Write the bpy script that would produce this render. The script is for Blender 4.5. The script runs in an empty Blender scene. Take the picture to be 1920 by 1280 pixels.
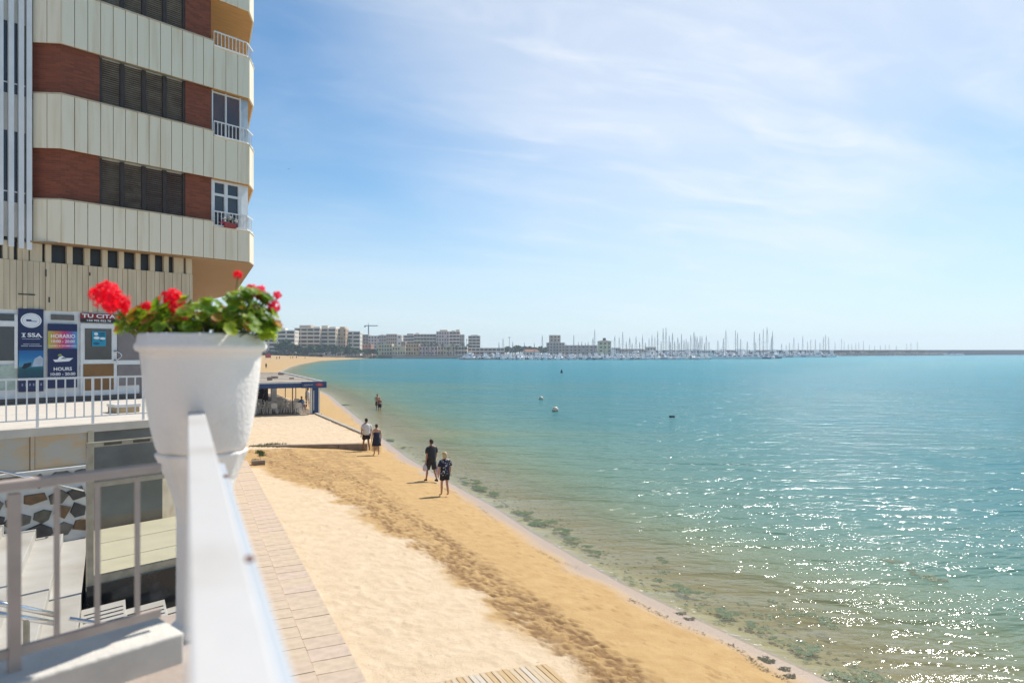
import bpy, bmesh, math, random
import numpy as np
from mathutils import Vector, Matrix
R = math.radians
random.seed(7); rng = np.random.default_rng(11)
sc = bpy.context.scene
C = sc.collection

# ---------------------------------------------------------------- camera, sky, sun, exposure
CAMZ = 5.7; F = 1280.0; CX = 960.0; HY = 658.0
YAW = math.atan(608/1280)                      # the terrace edge runs along +Y; the camera looks 25 deg right of it
FWX, FWY = math.sin(YAW), math.cos(YAW)
cam = bpy.data.cameras.new('camera'); cam_o = bpy.data.objects.new('camera', cam); C.objects.link(cam_o)
cam_o.location = (0, 0, CAMZ); cam_o.rotation_euler = (R(90), 0, -YAW)
cam.sensor_width = 36; cam.lens = 24; cam.shift_y = 18/1920
cam.clip_start = .05; cam.clip_end = 20000
cam.dof.use_dof = True; cam.dof.focus_distance = 34; cam.dof.aperture_fstop = 1.5
sc.camera = cam_o

SUN_EL, SUN_AZ = R(52), YAW + R(41)            # azimuth clockwise from +Y
w = bpy.data.worlds.new('World'); sc.world = w; w.use_nodes = True
nt = w.node_tree; N = nt.nodes; L = nt.links; N.clear()
def nd(t, **k):
    n = N.new(t)
    for a, b in k.items():
        if a.startswith('i_'):
            n.inputs[int(a[2:]) if a[2:].isdigit() else a[2:]].default_value = b
        else: setattr(n, a, b)
    return n
sky = nd('ShaderNodeTexSky', sky_type='NISHITA', sun_disc=False, sun_elevation=SUN_EL, sun_rotation=SUN_AZ,
         altitude=0, air_density=1.0, dust_density=.05, ozone_density=6.0)
tc = nd('ShaderNodeTexCoord')
sep = nd('ShaderNodeSeparateXYZ'); L.new(tc.outputs['Generated'], sep.inputs[0])
# cirrus: project the direction on a high flat layer, stretch it along the wind
tint = nd('ShaderNodeMixRGB', blend_type='MULTIPLY'); tint.inputs[0].default_value = 1; L.new(sky.outputs[0], tint.inputs[1]); tint.inputs[2].default_value = (.70, .93, .93, 1)
mx = nd('ShaderNodeMath', operation='MAXIMUM'); L.new(sep.outputs['Z'], mx.inputs[0]); mx.inputs[1].default_value = .0
ad = nd('ShaderNodeMath', operation='ADD'); L.new(mx.outputs[0], ad.inputs[0]); ad.inputs[1].default_value = .12
dv = nd('ShaderNodeVectorMath', operation='SCALE')
iv = nd('ShaderNodeMath', operation='DIVIDE'); iv.inputs[0].default_value = 1; L.new(ad.outputs[0], iv.inputs[1])
L.new(tc.outputs['Generated'], dv.inputs[0]); L.new(iv.outputs[0], dv.inputs['Scale'])
def cirrus(rot, sx, sy, scale, det, rough, lo, hi, dist=0.0, off=(0,0,0)):
    mp = nd('ShaderNodeMapping'); mp.inputs['Rotation'].default_value = (0, 0, R(rot)); mp.inputs['Scale'].default_value = (sx, sy, 0)
    mp.inputs['Location'].default_value = off
    L.new(dv.outputs[0], mp.inputs[0])
    n = nd('ShaderNodeTexNoise'); n.inputs['Scale'].default_value = scale; n.inputs['Detail'].default_value = det
    n.inputs['Roughness'].default_value = rough; n.inputs['Distortion'].default_value = dist
    L.new(mp.outputs[0], n.inputs['Vector'])
    m = nd('ShaderNodeMapRange', interpolation_type='SMOOTHSTEP'); m.inputs['From Min'].default_value = lo; m.inputs['From Max'].default_value = hi
    L.new(n.outputs['Fac'], m.inputs['Value']); return m.outputs[0]
c1 = cirrus(62, .8, 1.7, 0.8, 6, .5, .36, .80, .5, (0.3, .1, 0))
c2 = cirrus(50, 1.0, 2.4, 1.7, 7, .58, .42, .85, .8, (2, 1, 0))
# the cloud sheet thickens towards the side the sun stands on, as the thin cirrus veil of the photograph does
sund = Vector((math.sin(SUN_AZ)*math.cos(SUN_EL), math.cos(SUN_AZ)*math.cos(SUN_EL), math.sin(SUN_EL)))
veil = Vector((math.sin(YAW+R(17))*math.cos(R(31)), math.cos(YAW+R(17))*math.cos(R(31)), math.sin(R(31))))
dt = nd('ShaderNodeVectorMath', operation='DOT_PRODUCT'); L.new(tc.outputs['Generated'], dt.inputs[0]); dt.inputs[1].default_value = veil
vm = nd('ShaderNodeMapRange', interpolation_type='SMOOTHSTEP'); vm.inputs['From Min'].default_value = .84; vm.inputs['From Max'].default_value = 1.0
L.new(dt.outputs['Value'], vm.inputs['Value'])
def mth(op, a, b):
    m = nd('ShaderNodeMath', operation=op)
    for i, x in enumerate((a, b)):
        if isinstance(x, (int, float)): m.inputs[i].default_value = x
        else: L.new(x, m.inputs[i])
    return m.outputs[0]
cl = mth('ADD', mth('MULTIPLY', c1, mth('ADD', mth('MULTIPLY', vm.outputs[0], .42), .13)), mth('MULTIPLY', c2, mth('ADD', mth('MULTIPLY', vm.outputs[0], .22), .08)))
cl = mth('ADD', cl, mth('MULTIPLY', vm.outputs[0], .56))
# haze whitening the lowest degrees
hz = nd('ShaderNodeMapRange', interpolation_type='SMOOTHERSTEP'); hz.inputs['From Min'].default_value = .34; hz.inputs['From Max'].default_value = -.04
hz.inputs['To Min'].default_value = 0; hz.inputs['To Max'].default_value = .74
L.new(sep.outputs['Z'], hz.inputs['Value'])
mc = nd('ShaderNodeMixRGB'); L.new(tint.outputs[0], mc.inputs[1]); mc.inputs[2].default_value = (5.6, 6.1, 6.6, 1); L.new(hz.outputs[0], mc.inputs[0])
m2 = nd('ShaderNodeMixRGB', use_clamp=False); L.new(mc.outputs[0], m2.inputs[1]); m2.inputs[2].default_value = (6.9, 7.1, 7.4, 1)
cc = nd('ShaderNodeMath', operation='MINIMUM'); L.new(cl, cc.inputs[0]); cc.inputs[1].default_value = .92
L.new(cc.outputs[0], m2.inputs[0])
bg = nd('ShaderNodeBackground'); L.new(m2.outputs[0], bg.inputs[0]); bg.inputs[1].default_value = .09
wo = nd('ShaderNodeOutputWorld'); L.new(bg.outputs[0], wo.inputs[0])

sl = bpy.data.lights.new('sun', 'SUN'); sl.energy = 3.6; sl.angle = R(.53); sl.color = (1, .955, .88)
so = bpy.data.objects.new('sun', sl); C.objects.link(so)
so.rotation_euler = (-sund).to_track_quat('-Z', 'Y').to_euler(); so.location = (20, 20, 60)
sc.view_settings.view_transform = 'Standard'; sc.view_settings.look = 'None'
sc.view_settings.exposure = .68; sc.view_settings.gamma = 1; sc.view_settings.use_curve_mapping = False
sc.cycles.max_bounces = 8; sc.cycles.transparent_max_bounces = 16
sc.cycles.use_denoising = True; sc.cycles.sample_clamp_indirect = 6

# ---------------------------------------------------------------- helpers
def pz(px, py, z):                              # photo pixel -> world point on the horizontal plane z
    Z = F*(CAMZ-z)/(py-HY); X = (px-CX)/F*Z
    return Vector((X*FWY+Z*FWX, -X*FWX+Z*FWY, z))
def pd(px, py, Z):                              # photo pixel at depth Z
    X = (px-CX)/F*Z
    return Vector((X*FWY+Z*FWX, -X*FWX+Z*FWY, CAMZ+(HY-py)/F*Z))
BA = math.atan2(608/1280*0+.3963, .9181)        # street grid turned 23.3 deg from the beach
SU, CU = math.sin(R(41.26)), math.cos(R(41.26))
BU = Vector((math.cos(BA), math.sin(BA), 0)); BV = Vector((-math.sin(BA), math.cos(BA), 0))
def bu(px, v):
    t = (px-CX)/F; return v*(SU*t+CU)/(SU-CU*t)
def bz(px, py, v):
    t = (px-CX)/F; return CAMZ+(HY-py)/F*v/(SU-CU*t)
def b2w(u, v, z=0): p = BU*u+BV*v; return Vector((p.x, p.y, z))
def w2b(x, y): return (BU.x*x+BU.y*y, BV.x*x+BV.y*y)

class MB:
    def __init__(s): s.v = []; s.f = []; s.m = []; s.mi = 0
    def face(s, pts):
        b = len(s.v); s.v += [tuple(p) for p in pts]; s.f.append(tuple(range(b, b+len(pts)))); s.m.append(s.mi); return s
    def box(s, x0, x1, y0, y1, z0, z1):
        b = len(s.v); s.v += [(x, y, z) for z in (z0, z1) for y in (y0, y1) for x in (x0, x1)]
        for q in ((0,2,3,1), (4,5,7,6), (0,1,5,4), (2,6,7,3), (0,4,6,2), (1,3,7,5)): s.f.append(tuple(b+i for i in q)); s.m.append(s.mi)
        return s
    def prism(s, poly, z0, z1):                 # polygon in xy (counter-clockwise) extruded in z
        b = len(s.v); n = len(poly)
        s.v += [(p[0], p[1], z0) for p in poly]+[(p[0], p[1], z1) for p in poly]
        s.f.append(tuple(b+i for i in reversed(range(n)))); s.f.append(tuple(b+n+i for i in range(n))); s.m += [s.mi]*2
        for i in range(n):
            j = (i+1) % n; s.f.append((b+i, b+j, b+n+j, b+n+i)); s.m.append(s.mi)
        return s
    def tube(s, pts, rad, n=8, cap=True, sq=1.0):
        pts = [Vector(p) for p in pts]; k = len(pts)
        rr = rad if isinstance(rad, (list, tuple)) else [rad]*k
        b = len(s.v); up = Vector((0, 0, 1)); px = None
        for i, p in enumerate(pts):
            d = (pts[min(i+1, k-1)]-pts[max(i-1, 0)]); d = d.normalized() if d.length > 1e-9 else up
            if px is None: px = d.orthogonal().normalized()
            x = px-d*px.dot(d); x = x.normalized() if x.length > 1e-6 else d.orthogonal().normalized(); px = x
            y = d.cross(x)
            for a in range(n):
                t = 2*math.pi*a/n; q = p+(x*math.cos(t)+y*math.sin(t)*sq)*rr[i]; s.v.append(tuple(q))
        for i in range(k-1):
            for a in range(n):
                c = (a+1) % n; s.f.append((b+i*n+a, b+i*n+c, b+(i+1)*n+c, b+(i+1)*n+a)); s.m.append(s.mi)
        if cap:
            s.f.append(tuple(b+a for a in reversed(range(n)))); s.f.append(tuple(b+(k-1)*n+a for a in range(n))); s.m += [s.mi]*2
        return s
    def rings(s, rs, n=16, cap=True):           # rs: (cx, cy, cz, rx, ry) stacked sections
        b = len(s.v); k = len(rs)
        for (cx, cy, cz, rx, ry) in rs:
            for a in range(n):
                t = 2*math.pi*a/n; s.v.append((cx+rx*math.cos(t), cy+ry*math.sin(t), cz))
        for i in range(k-1):
            for a in range(n):
                c = (a+1) % n; s.f.append((b+i*n+a, b+i*n+c, b+(i+1)*n+c, b+(i+1)*n+a)); s.m.append(s.mi)
        if cap:
            s.f.append(tuple(b+a for a in reversed(range(n)))); s.f.append(tuple(b+(k-1)*n+a for a in range(n))); s.m += [s.mi]*2
        return s
    def lathe(s, prof, n=32, c=(0, 0)):
        return s.rings([(c[0], c[1], z, r, r) for r, z in prof], n)
    def ball(s, c, r, n=10, k=6, sx=1, sy=1, sz=1):
        return s.rings([(c[0], c[1], c[2]-math.cos(math.pi*i/k)*r*sz, max(.001, math.sin(math.pi*i/k)*r*sx), max(.001, math.sin(math.pi*i/k)*r*sy)) for i in range(k+1)], n)
    def bar(s, a, b, w, h=None, up=(0, 0, 1)):  # rectangular bar between two points
        a = Vector(a); b = Vector(b); h = h or w; d = (b-a).normalized(); u = Vector(up)
        x = d.cross(u); x = x.normalized() if x.length > 1e-5 else d.orthogonal().normalized(); y = x.cross(d)
        o = len(s.v)
        for p in (a, b):
            for q in ((-1, -1), (1, -1), (1, 1), (-1, 1)): s.v.append(tuple(p+x*q[0]*w/2+y*q[1]*h/2))
        for q in ((3,2,1,0), (4,5,6,7), (0,1,5,4), (1,2,6,5), (2,3,7,6), (3,0,4,7)): s.f.append(tuple(o+i for i in q)); s.m.append(s.mi)
        return s
    def mesh(s, name, mats, smooth=False):
        me = bpy.data.meshes.new(name); me.from_pydata(s.v, [], s.f)
        for m in (mats if isinstance(mats, (list, tuple)) else [mats]): me.materials.append(m)
        if any(s.m): me.polygons.foreach_set('material_index', s.m)
        if smooth: me.polygons.foreach_set('use_smooth', [True]*len(me.polygons))
        me.update(); return me
    def build(s, name, mats, parent=None, smooth=False, loc=None, rotz=None, bevel=0):
        return link(name, s.mesh(name, mats, smooth), parent, loc, rotz, bevel)
def link(name, me, parent=None, loc=None, rotz=None, bevel=0):
    o = bpy.data.objects.new(name, me); C.objects.link(o)
    if parent is not None: o.parent = parent
    if loc is not None: o.location = loc
    if rotz is not None: o.rotation_euler = (0, 0, rotz)
    if bevel:
        b = o.modifiers.new('bevel', 'BEVEL'); b.width = bevel; b.segments = 2; b.limit_method = 'ANGLE'
    return o
def tag(o, label=None, cat=None, group=None, kind=None):
    for k, x in (('label', label), ('category', cat), ('group', group), ('kind', kind)):
        if x: o[k] = x
    return o
def thing(name, label, cat, loc=(0, 0, 0), rotz=0, group=None):
    o = bpy.data.objects.new(name, None); C.objects.link(o); o.empty_display_size = .2
    o.location = loc; o.rotation_euler = (0, 0, rotz); return tag(o, label, cat, group)
def thing_b(name, label, cat, u, v, z, group=None): return thing(name, label, cat, b2w(u, v, z), BA, group)
KIDS = {}
def copy_tree(o, parent=None):
    c = o.copy(); C.objects.link(c); c.parent = parent
    for ch in [x for x in o.children]: copy_tree(ch, c)
    return c

# ---------------------------------------------------------------- materials
MATS = {}
def mat(name, col, rough=.6, var=.12, scale=6.0, bump=0.0, bscale=60.0, metal=0.0, spec=.5, col2=None, stretch=(1, 1, 1), det=5, trans=0.0, alpha=None, lo=.35, hi=.7):
    if name in MATS: return MATS[name]
    m = bpy.data.materials.new(name); m.use_nodes = True; t = m.node_tree; n = t.nodes; l = t.links
    p = n['Principled BSDF']; p.inputs['Roughness'].default_value = rough; p.inputs['Metallic'].default_value = metal
    p.inputs['Specular IOR Level'].default_value = spec
    c = tuple(col)+(1,); d = tuple(col2)+(1,) if col2 else tuple(x*(1-var*2) for x in col)+(1,)
    co = n.new('ShaderNodeTexCoord'); mp = n.new('ShaderNodeMapping'); mp.inputs['Scale'].default_value = stretch
    l.new(co.outputs['Object'], mp.inputs[0])
    nz = n.new('ShaderNodeTexNoise'); nz.inputs['Scale'].default_value = scale; nz.inputs['Detail'].default_value = det
    l.new(mp.outputs[0], nz.inputs['Vector'])
    mr = n.new('ShaderNodeMapRange'); mr.inputs['From Min'].default_value = lo; mr.inputs['From Max'].default_value = hi
    l.new(nz.outputs['Fac'], mr.inputs['Value'])
    mxn = n.new('ShaderNodeMixRGB'); mxn.inputs[1].default_value = c; mxn.inputs[2].default_value = d
    l.new(mr.outputs[0], mxn.inputs[0]); l.new(mxn.outputs[0], p.inputs['Base Color'])
    if bump:
        bn = n.new('ShaderNodeTexNoise'); bn.inputs['Scale'].default_value = bscale; bn.inputs['Detail'].default_value = 4
        l.new(mp.outputs[0], bn.inputs['Vector'])
        bp = n.new('ShaderNodeBump'); bp.inputs['Strength'].default_value = min(1, bump); bp.inputs['Distance'].default_value = .02
        l.new(bn.outputs['Fac'], bp.inputs['Height']); l.new(bp.outputs[0], p.inputs['Normal'])
    if trans: p.inputs['Transmission Weight'].default_value = trans
    if alpha is not None: p.inputs['Alpha'].default_value = alpha
    MATS[name] = m; return m
def brick_mat(name, c1, c2, mortar, sc_):
    m = bpy.data.materials.new(name); m.use_nodes = True; t = m.node_tree; n = t.nodes; l = t.links; p = n['Principled BSDF']
    p.inputs['Roughness'].default_value = .85
    co = n.new('ShaderNodeTexCoord'); mp = n.new('ShaderNodeMapping'); mp.inputs['Rotation'].default_value = (R(90), 0, 0)
    l.new(co.outputs['Object'], mp.inputs[0])
    b = n.new('ShaderNodeTexBrick'); b.inputs['Scale'].default_value = sc_; b.inputs['Color1'].default_value = c1+(1,); b.inputs['Color2'].default_value = c2+(1,)
    b.inputs['Mortar'].default_value = mortar+(1,); b.inputs['Mortar Size'].default_value = .012; b.inputs['Brick Width'].default_value = .9; b.inputs['Row Height'].default_value = .24
    l.new(mp.outputs[0], b.inputs['Vector']); l.new(b.outputs['Color'], p.inputs['Base Color'])
    bp = n.new('ShaderNodeBump'); bp.inputs['Strength'].default_value = .4; bp.inputs['Distance'].default_value = .01; bp.invert = True
    l.new(b.outputs['Fac'], bp.inputs['Height']); l.new(bp.outputs[0], p.inputs['Normal'])
    return m
M_white = mat('white_paint', (.70, .68, .65), .4, .03, 2.2, .15, 14, col2=(.61, .575, .53), lo=.5, hi=.8)
M_rail = mat('rail_paint', (.56, .54, .515), .45, .03, 2.2, .15, 14, col2=(.44, .395, .34), lo=.52, hi=.82)
M_railb = mat('bluish_rail_paint', (.46, .50, .54), .45, .03, 3)
M_stucco = mat('white_stucco', (.88, .81, .745), .75, .045, 2.5, .35, 38, col2=(.70, .645, .585), lo=.48, hi=.75)
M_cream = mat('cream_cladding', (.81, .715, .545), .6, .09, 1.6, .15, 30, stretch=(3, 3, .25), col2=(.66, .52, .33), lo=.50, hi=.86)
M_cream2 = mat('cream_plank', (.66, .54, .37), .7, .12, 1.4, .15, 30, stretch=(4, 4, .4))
M_brick = brick_mat('red_brick', (.26, .068, .032), (.18, .045, .02), (.20, .085, .05), 4.0)
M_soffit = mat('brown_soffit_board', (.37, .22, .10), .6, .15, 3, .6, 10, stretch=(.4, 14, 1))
M_shutter = mat('brown_shutter', (.23, .165, .11), .7, .2, 3, .4, 30, col2=(.12, .07, .045))
M_dark = mat('dark_opening', (.02, .02, .022), .4, .1)
M_glass = mat('dark_window_glass', (.03, .035, .045), .06, .2, 1.5, spec=.8)
M_navy = mat('navy_print', (.008, .018, .085), .4, .05)
M_alu = mat('white_aluminium', (.74, .74, .73), .35, .04)
M_tan = mat('pinkish_rail_paint', (.45, .365, .315), .45, .08, 8)
M_steel = mat('polished_steel', (.75, .75, .77), .16, .03, metal=1.0)
M_rust = mat('rust', (.18, .05, .02), .8, .2, 20)
# ---------------------------------------------------------------- shoreline, beach, sea
_wy = np.array([-400, -60, 0, 8, 10, 12.3, 13.8, 16.3, 19, 22.9, 26.6, 31.5, 36, 43, 51, 69, 88, 97, 150, 196, 253, 302, 415, 556, 700, 1500, 9000.])
_wx = np.array([40, 14, 10.6, 10, 9.85, 9.7, 9.6, 9.65, 9.76, 10.1, 10.2, 10.4, 10.65, 11.35, 12.3, 14.3, 16.4, 17.0, 18.4, 23.2, 33, 43, 71, 138, 150, 150, 150.])
def XW(y): return np.interp(y, _wy, _wx)
def sand_base(x, y):
    d = XW(y)-x
    far = np.clip((y-150)/150, 0, 1)*np.clip((d-6)/42, 0, 1)*2.1
    z = far+np.where(d > 0, .72*(1-np.exp(-np.maximum(d, 0)/4.8)), .13*d*np.exp(d/40))
    ed = np.interp(y, [38, 42, 57, 58, 95], [9.75, 9.75, 9.4, 9.9, 10.6])
    up = np.clip((ed-x)/.12, 0, 1)*np.clip((y-39.1+.317*(x-3.57))/.1, 0, 1)*np.clip((120-y)/20, 0, 1)
    return z+(np.maximum(z, .60)-z)*up
def sz(x, y): return float(sand_base(np.array(float(x)), np.array(float(y))))
def on_sand(px, py):
    z = .2
    for _ in range(8):
        p = pz(px, py, z); z = .5*z+.5*sz(p.x, p.y)
    return Vector((p.x, p.y, sz(p.x, p.y)))

dcol = np.concatenate([np.arange(-44, -14, 3.), np.arange(-14, -1.5, .4), np.arange(-1.5, 8.7, .045), np.geomspace(8.8, 70, 16)])
ys = [4.0]
while ys[-1] < 640: ys.append(ys[-1]+max(.05, .005*ys[-1]))
yr = np.array(ys)
D, Y = np.meshgrid(dcol, yr); X = XW(Y)-D
Zs = sand_base(X, Y)
band_l = np.interp(Y, [4, 8, 11.6, 15, 21, 26, 29, 32, 34, 38, 38.2, 42, 57, 70], [5.9, 5.8, 5.75, 5.6, 5.2, 4.5, 3.6, 2.6, 1.5, 1.5, 9.7, 9.7, 9.3, 9.6])
def vnoise(x, y, f, seed):                      # value noise, numpy
    g = np.random.default_rng(seed).random((256, 256)); x = x*f; y = y*f
    xi = np.floor(x).astype(int); yi = np.floor(y).astype(int); a = x-xi; b = y-yi
    a = a*a*(3-2*a); b = b*b*(3-2*b); q = lambda i, j: g[i & 255, j & 255]
    return q(xi, yi)*(1-a)*(1-b)+q(xi+1, yi)*a*(1-b)+q(xi, yi+1)*(1-a)*b+q(xi+1, yi+1)*a*b
wob = (vnoise(X, Y, 1.3, 1)-.5)*.9+(vnoise(X, Y, 4, 2)-.5)*.4
damp = np.clip((X-band_l+wob)/.5+.5, 0, 1)
pit = np.zeros_like(Zs); dz = np.zeros_like(Zs)
dz += (vnoise(X, Y, 1.1, 3)-.5)*.03*(D > .8)+(vnoise(X, Y, 5, 4)-.5)*.012*(D > 1)
def stamp(px_, py_, lx, ly, ang, depth, pw):
    i0 = np.searchsorted(yr, py_-.4); i1 = np.searchsorted(yr, py_+.4)
    if i1 <= i0: return
    dd = XW(py_)-px_; j0 = np.searchsorted(dcol, dd-.45); j1 = np.searchsorted(dcol, dd+.45)
    if j1 <= j0: return
    xs = X[i0:i1, j0:j1]-px_; yy = Y[i0:i1, j0:j1]-py_; c, s_ = math.cos(ang), math.sin(ang)
    r = np.sqrt(((xs*c+yy*s_)/lx)**2+((-xs*s_+yy*c)/ly)**2)
    k = np.clip(1-r*r, 0, 1); rim = np.exp(-((r-1.25)/.28)**2)
    dz[i0:i1, j0:j1] = np.where(k > 0, np.minimum(dz[i0:i1, j0:j1], -depth*k), dz[i0:i1, j0:j1]+depth*.16*rim*(dz[i0:i1, j0:j1] < .02))
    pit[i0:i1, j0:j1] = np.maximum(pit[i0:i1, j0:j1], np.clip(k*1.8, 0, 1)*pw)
for _ in range(4600):
    y = 6+rng.random()**1.5*34
    bl = np.interp(y, [4, 8, 11.6, 15, 21, 26, 29, 34, 40], [5.9, 5.8, 5.75, 5.6, 5.2, 4.5, 3.8, 3, 2.5])
    br = np.interp(y, [4, 9, 13, 20, 28, 30.5, 33, 40], [6.9, 6.9, 6.95, 6.95, 7.0, 6.4, 5.4, 5.0])
    u = rng.random()
    line = rng.random() < .38
    ctr = (.22+.05*math.sin(y*.9) if rng.random() < .5 else .70+.06*math.sin(y*.7+1))
    x = bl+(br-bl)*(ctr+rng.normal()*.09 if line else u)+rng.normal()*.08
    if line: stamp(x, y, .035+.045*rng.random(), .06+.09*rng.random(), rng.normal()*.6, .028+.035*rng.random(), .8+.3*rng.random())
    else: stamp(x, y, .04+.05*rng.random(), .07+.09*rng.random(), rng.normal()*.6, .008+.018*rng.random(), .15+.5*rng.random()**2)
for _ in range(3800):
    y = 6+rng.random()**1.4*32; x = 2.3+rng.random()*(np.interp(y, [8, 15, 21, 28], [3.6, 3.4, 2.9, 2])+.3)
    stamp(x, y, .06+.09*rng.random(), .10+.12*rng.random(), rng.random()*3, .005+.012*rng.random(), .10 if rng.random() < .93 else .4)
for _ in range(260):
    y = 7+rng.random()*30; x = 6.9+rng.random()*(XW(y)-7.6)
    stamp(x, y, .04+.02*rng.random(), .10+.05*rng.random(), rng.normal()*.3, .012, .25)
for _ in range(1500):
    y = 39+rng.random()*20; x = 2.5+rng.random()*7
    stamp(x, y, .12+.1*rng.random(), .18+.1*rng.random(), rng.random()*3, .014, .2)
for _ in range(500):
    y = 28+rng.random()*9; x = 3.2+rng.random()*4.5
    stamp(x, y, .10+.1*rng.random(), .16+.1*rng.random(), rng.random()*3, .022, .45)
_bl = np.interp(Y, [4, 8, 11.6, 15, 21, 26, 29, 34, 40], [5.9, 5.8, 5.75, 5.6, 5.2, 4.5, 3.8, 3, 2.5]); _br = np.interp(Y, [4, 9, 13, 20, 28, 30.5, 33, 40], [6.9, 6.9, 6.95, 6.95, 7.0, 6.4, 5.4, 5.0])
tramp = np.clip((X-_bl+.1)/.25, 0, 1)*np.clip((_br+.2-X)/.5, 0, 1)*np.clip((36-Y)/6, 0, 1)*np.clip((vnoise(X, Y, .9, 31)-.25)*2.2, .15, 1)
Zs = Zs+dz*np.clip((D-.35)*2, 0, 1)
wet = np.clip(1-(D-.30+(vnoise(X, Y, .8, 9)-.5)*.6)/.55, 0, 1)*np.clip((300-Y)/100, 0, 1)
nr, nc = Zs.shape
co = np.stack([X, Y, Zs], -1).reshape(-1, 3).astype(np.float32)
ii = np.arange(nr*nc).reshape(nr, nc)
q = np.stack([ii[:-1, :-1], ii[1:, :-1], ii[1:, 1:], ii[:-1, 1:]], -1).reshape(-1, 4)   # columns run landward (-x): flip to face up
def grid_mesh(name, co, q, attrs, m):
    me = bpy.data.meshes.new(name)
    me.vertices.add(len(co)); me.vertices.foreach_set('co', co.ravel())
    me.loops.add(q.size); me.loops.foreach_set('vertex_index', q.ravel().astype(np.int32))
    me.polygons.add(len(q)); me.polygons.foreach_set('loop_start', np.arange(0, q.size, 4, dtype=np.int32))
    me.polygons.foreach_set('use_smooth', np.ones(len(q), dtype=bool))
    me.update(calc_edges=True)
    for k, a in attrs.items():
        t = me.attributes.new(k, 'FLOAT', 'POINT'); t.data.foreach_set('value', a.ravel().astype(np.float32))
    me.materials.append(m); return me
def attr_nodes(name, rough):
    m = bpy.data.materials.new(name); m.use_nodes = True; t = m.node_tree; n = t.nodes; l = t.links; p = n['Principled BSDF']
    p.inputs['Roughness'].default_value = rough; return m, t, n, l, p
def mixc(n, l, fac, a, b, blend='MIX'):
    x = n.new('ShaderNodeMixRGB'); x.blend_type = blend
    for i, v in ((0, fac), (1, a), (2, b)):
        if isinstance(v, (int, float)): x.inputs[i].default_value = v
        elif isinstance(v, tuple): x.inputs[i].default_value = v+(1,)
        else: l.new(v, x.inputs[i])
    return x.outputs[0]
def noise(n, l, vec, scale, det=5, rough=.5, dist=0):
    x = n.new('ShaderNodeTexNoise'); x.inputs['Scale'].default_value = scale; x.inputs['Detail'].default_value = det; x.inputs['Roughness'].default_value = rough; x.inputs['Distortion'].default_value = dist
    l.new(vec, x.inputs['Vector']); return x.outputs['Fac']
def mrange(n, l, v, a, b, c=0., d=1.):
    x = n.new('ShaderNodeMapRange'); x.inputs[1].default_value = a; x.inputs[2].default_value = b; x.inputs[3].default_value = c; x.inputs[4].default_value = d
    l.new(v, x.inputs[0]); return x.outputs[0]
def nmath(n, l, op, a, b=0.0):
    x = n.new('ShaderNodeMath'); x.operation = op
    for i, v in ((0, a), (1, b)):
        if isinstance(v, (int, float)): x.inputs[i].default_value = v
        else: l.new(v, x.inputs[i])
    return x.outputs[0]
def attrib(n, k):
    a = n.new('ShaderNodeAttribute'); a.attribute_name = k; return a.outputs['Fac']
M_sand, t, n, l, p = attr_nodes('beach_sand', .9)
g = n.new('ShaderNodeNewGeometry').outputs['Position']
a_d, a_w, a_p = attrib(n, 'damp'), attrib(n, 'wet'), attrib(n, 'pit')
c = mixc(n, l, mrange(n, l, noise(n, l, g, 2.2, 6), .3, .7), (.62, .48, .325), (.54, .41, .265))
cd = mixc(n, l, mrange(n, l, noise(n, l, g, 3.0, 6), .3, .7), (.485, .315, .13), (.42, .255, .095))
c = mixc(n, l, a_d, c, cd)
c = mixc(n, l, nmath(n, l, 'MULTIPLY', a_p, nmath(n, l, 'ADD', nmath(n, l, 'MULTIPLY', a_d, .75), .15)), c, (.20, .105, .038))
mpt = n.new('ShaderNodeMapping'); mpt.inputs['Scale'].default_value = (1.5, .8, 1); l.new(g, mpt.inputs[0])
crumb = nmath(n, l, 'MULTIPLY', mrange(n, l, noise(n, l, mpt.outputs[0], 17, 4, .6, .4), .54, .64), nmath(n, l, 'MULTIPLY', attrib(n, 'tramp'), .5))
c = mixc(n, l, crumb, c, (.19, .10, .035))
c = mixc(n, l, mrange(n, l, noise(n, l, g, 45, 3), .62, .74), c, (.27, .18, .09))
c = mixc(n, l, attrib(n, 'under'), c, (.42, .345, .18))
c = mixc(n, l, a_w, c, (.37, .265, .185))
l.new(c, p.inputs['Base Color'])
l.new(mrange(n, l, a_w, 0, 1, .92, .38), p.inputs['Roughness'])
bp = n.new('ShaderNodeBump'); bp.inputs['Strength'].default_value = .7; bp.inputs['Distance'].default_value = .02
l.new(nmath(n, l, 'ADD', nmath(n, l, 'SUBTRACT', noise(n, l, g, 14, 4), crumb), nmath(n, l, 'MULTIPLY', noise(n, l, g, 60, 3), .5)), bp.inputs['Height']); l.new(bp.outputs[0], p.inputs['Normal'])
sand = link('beach', grid_mesh('beach', co, q, {'damp': damp, 'wet': wet*np.clip((D+.25)/.2, 0, 1), 'pit': pit, 'tramp': tramp, 'under': np.clip((.1-D)/.2, 0, 1)}, M_sand)); tag(sand, kind='structure')

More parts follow.
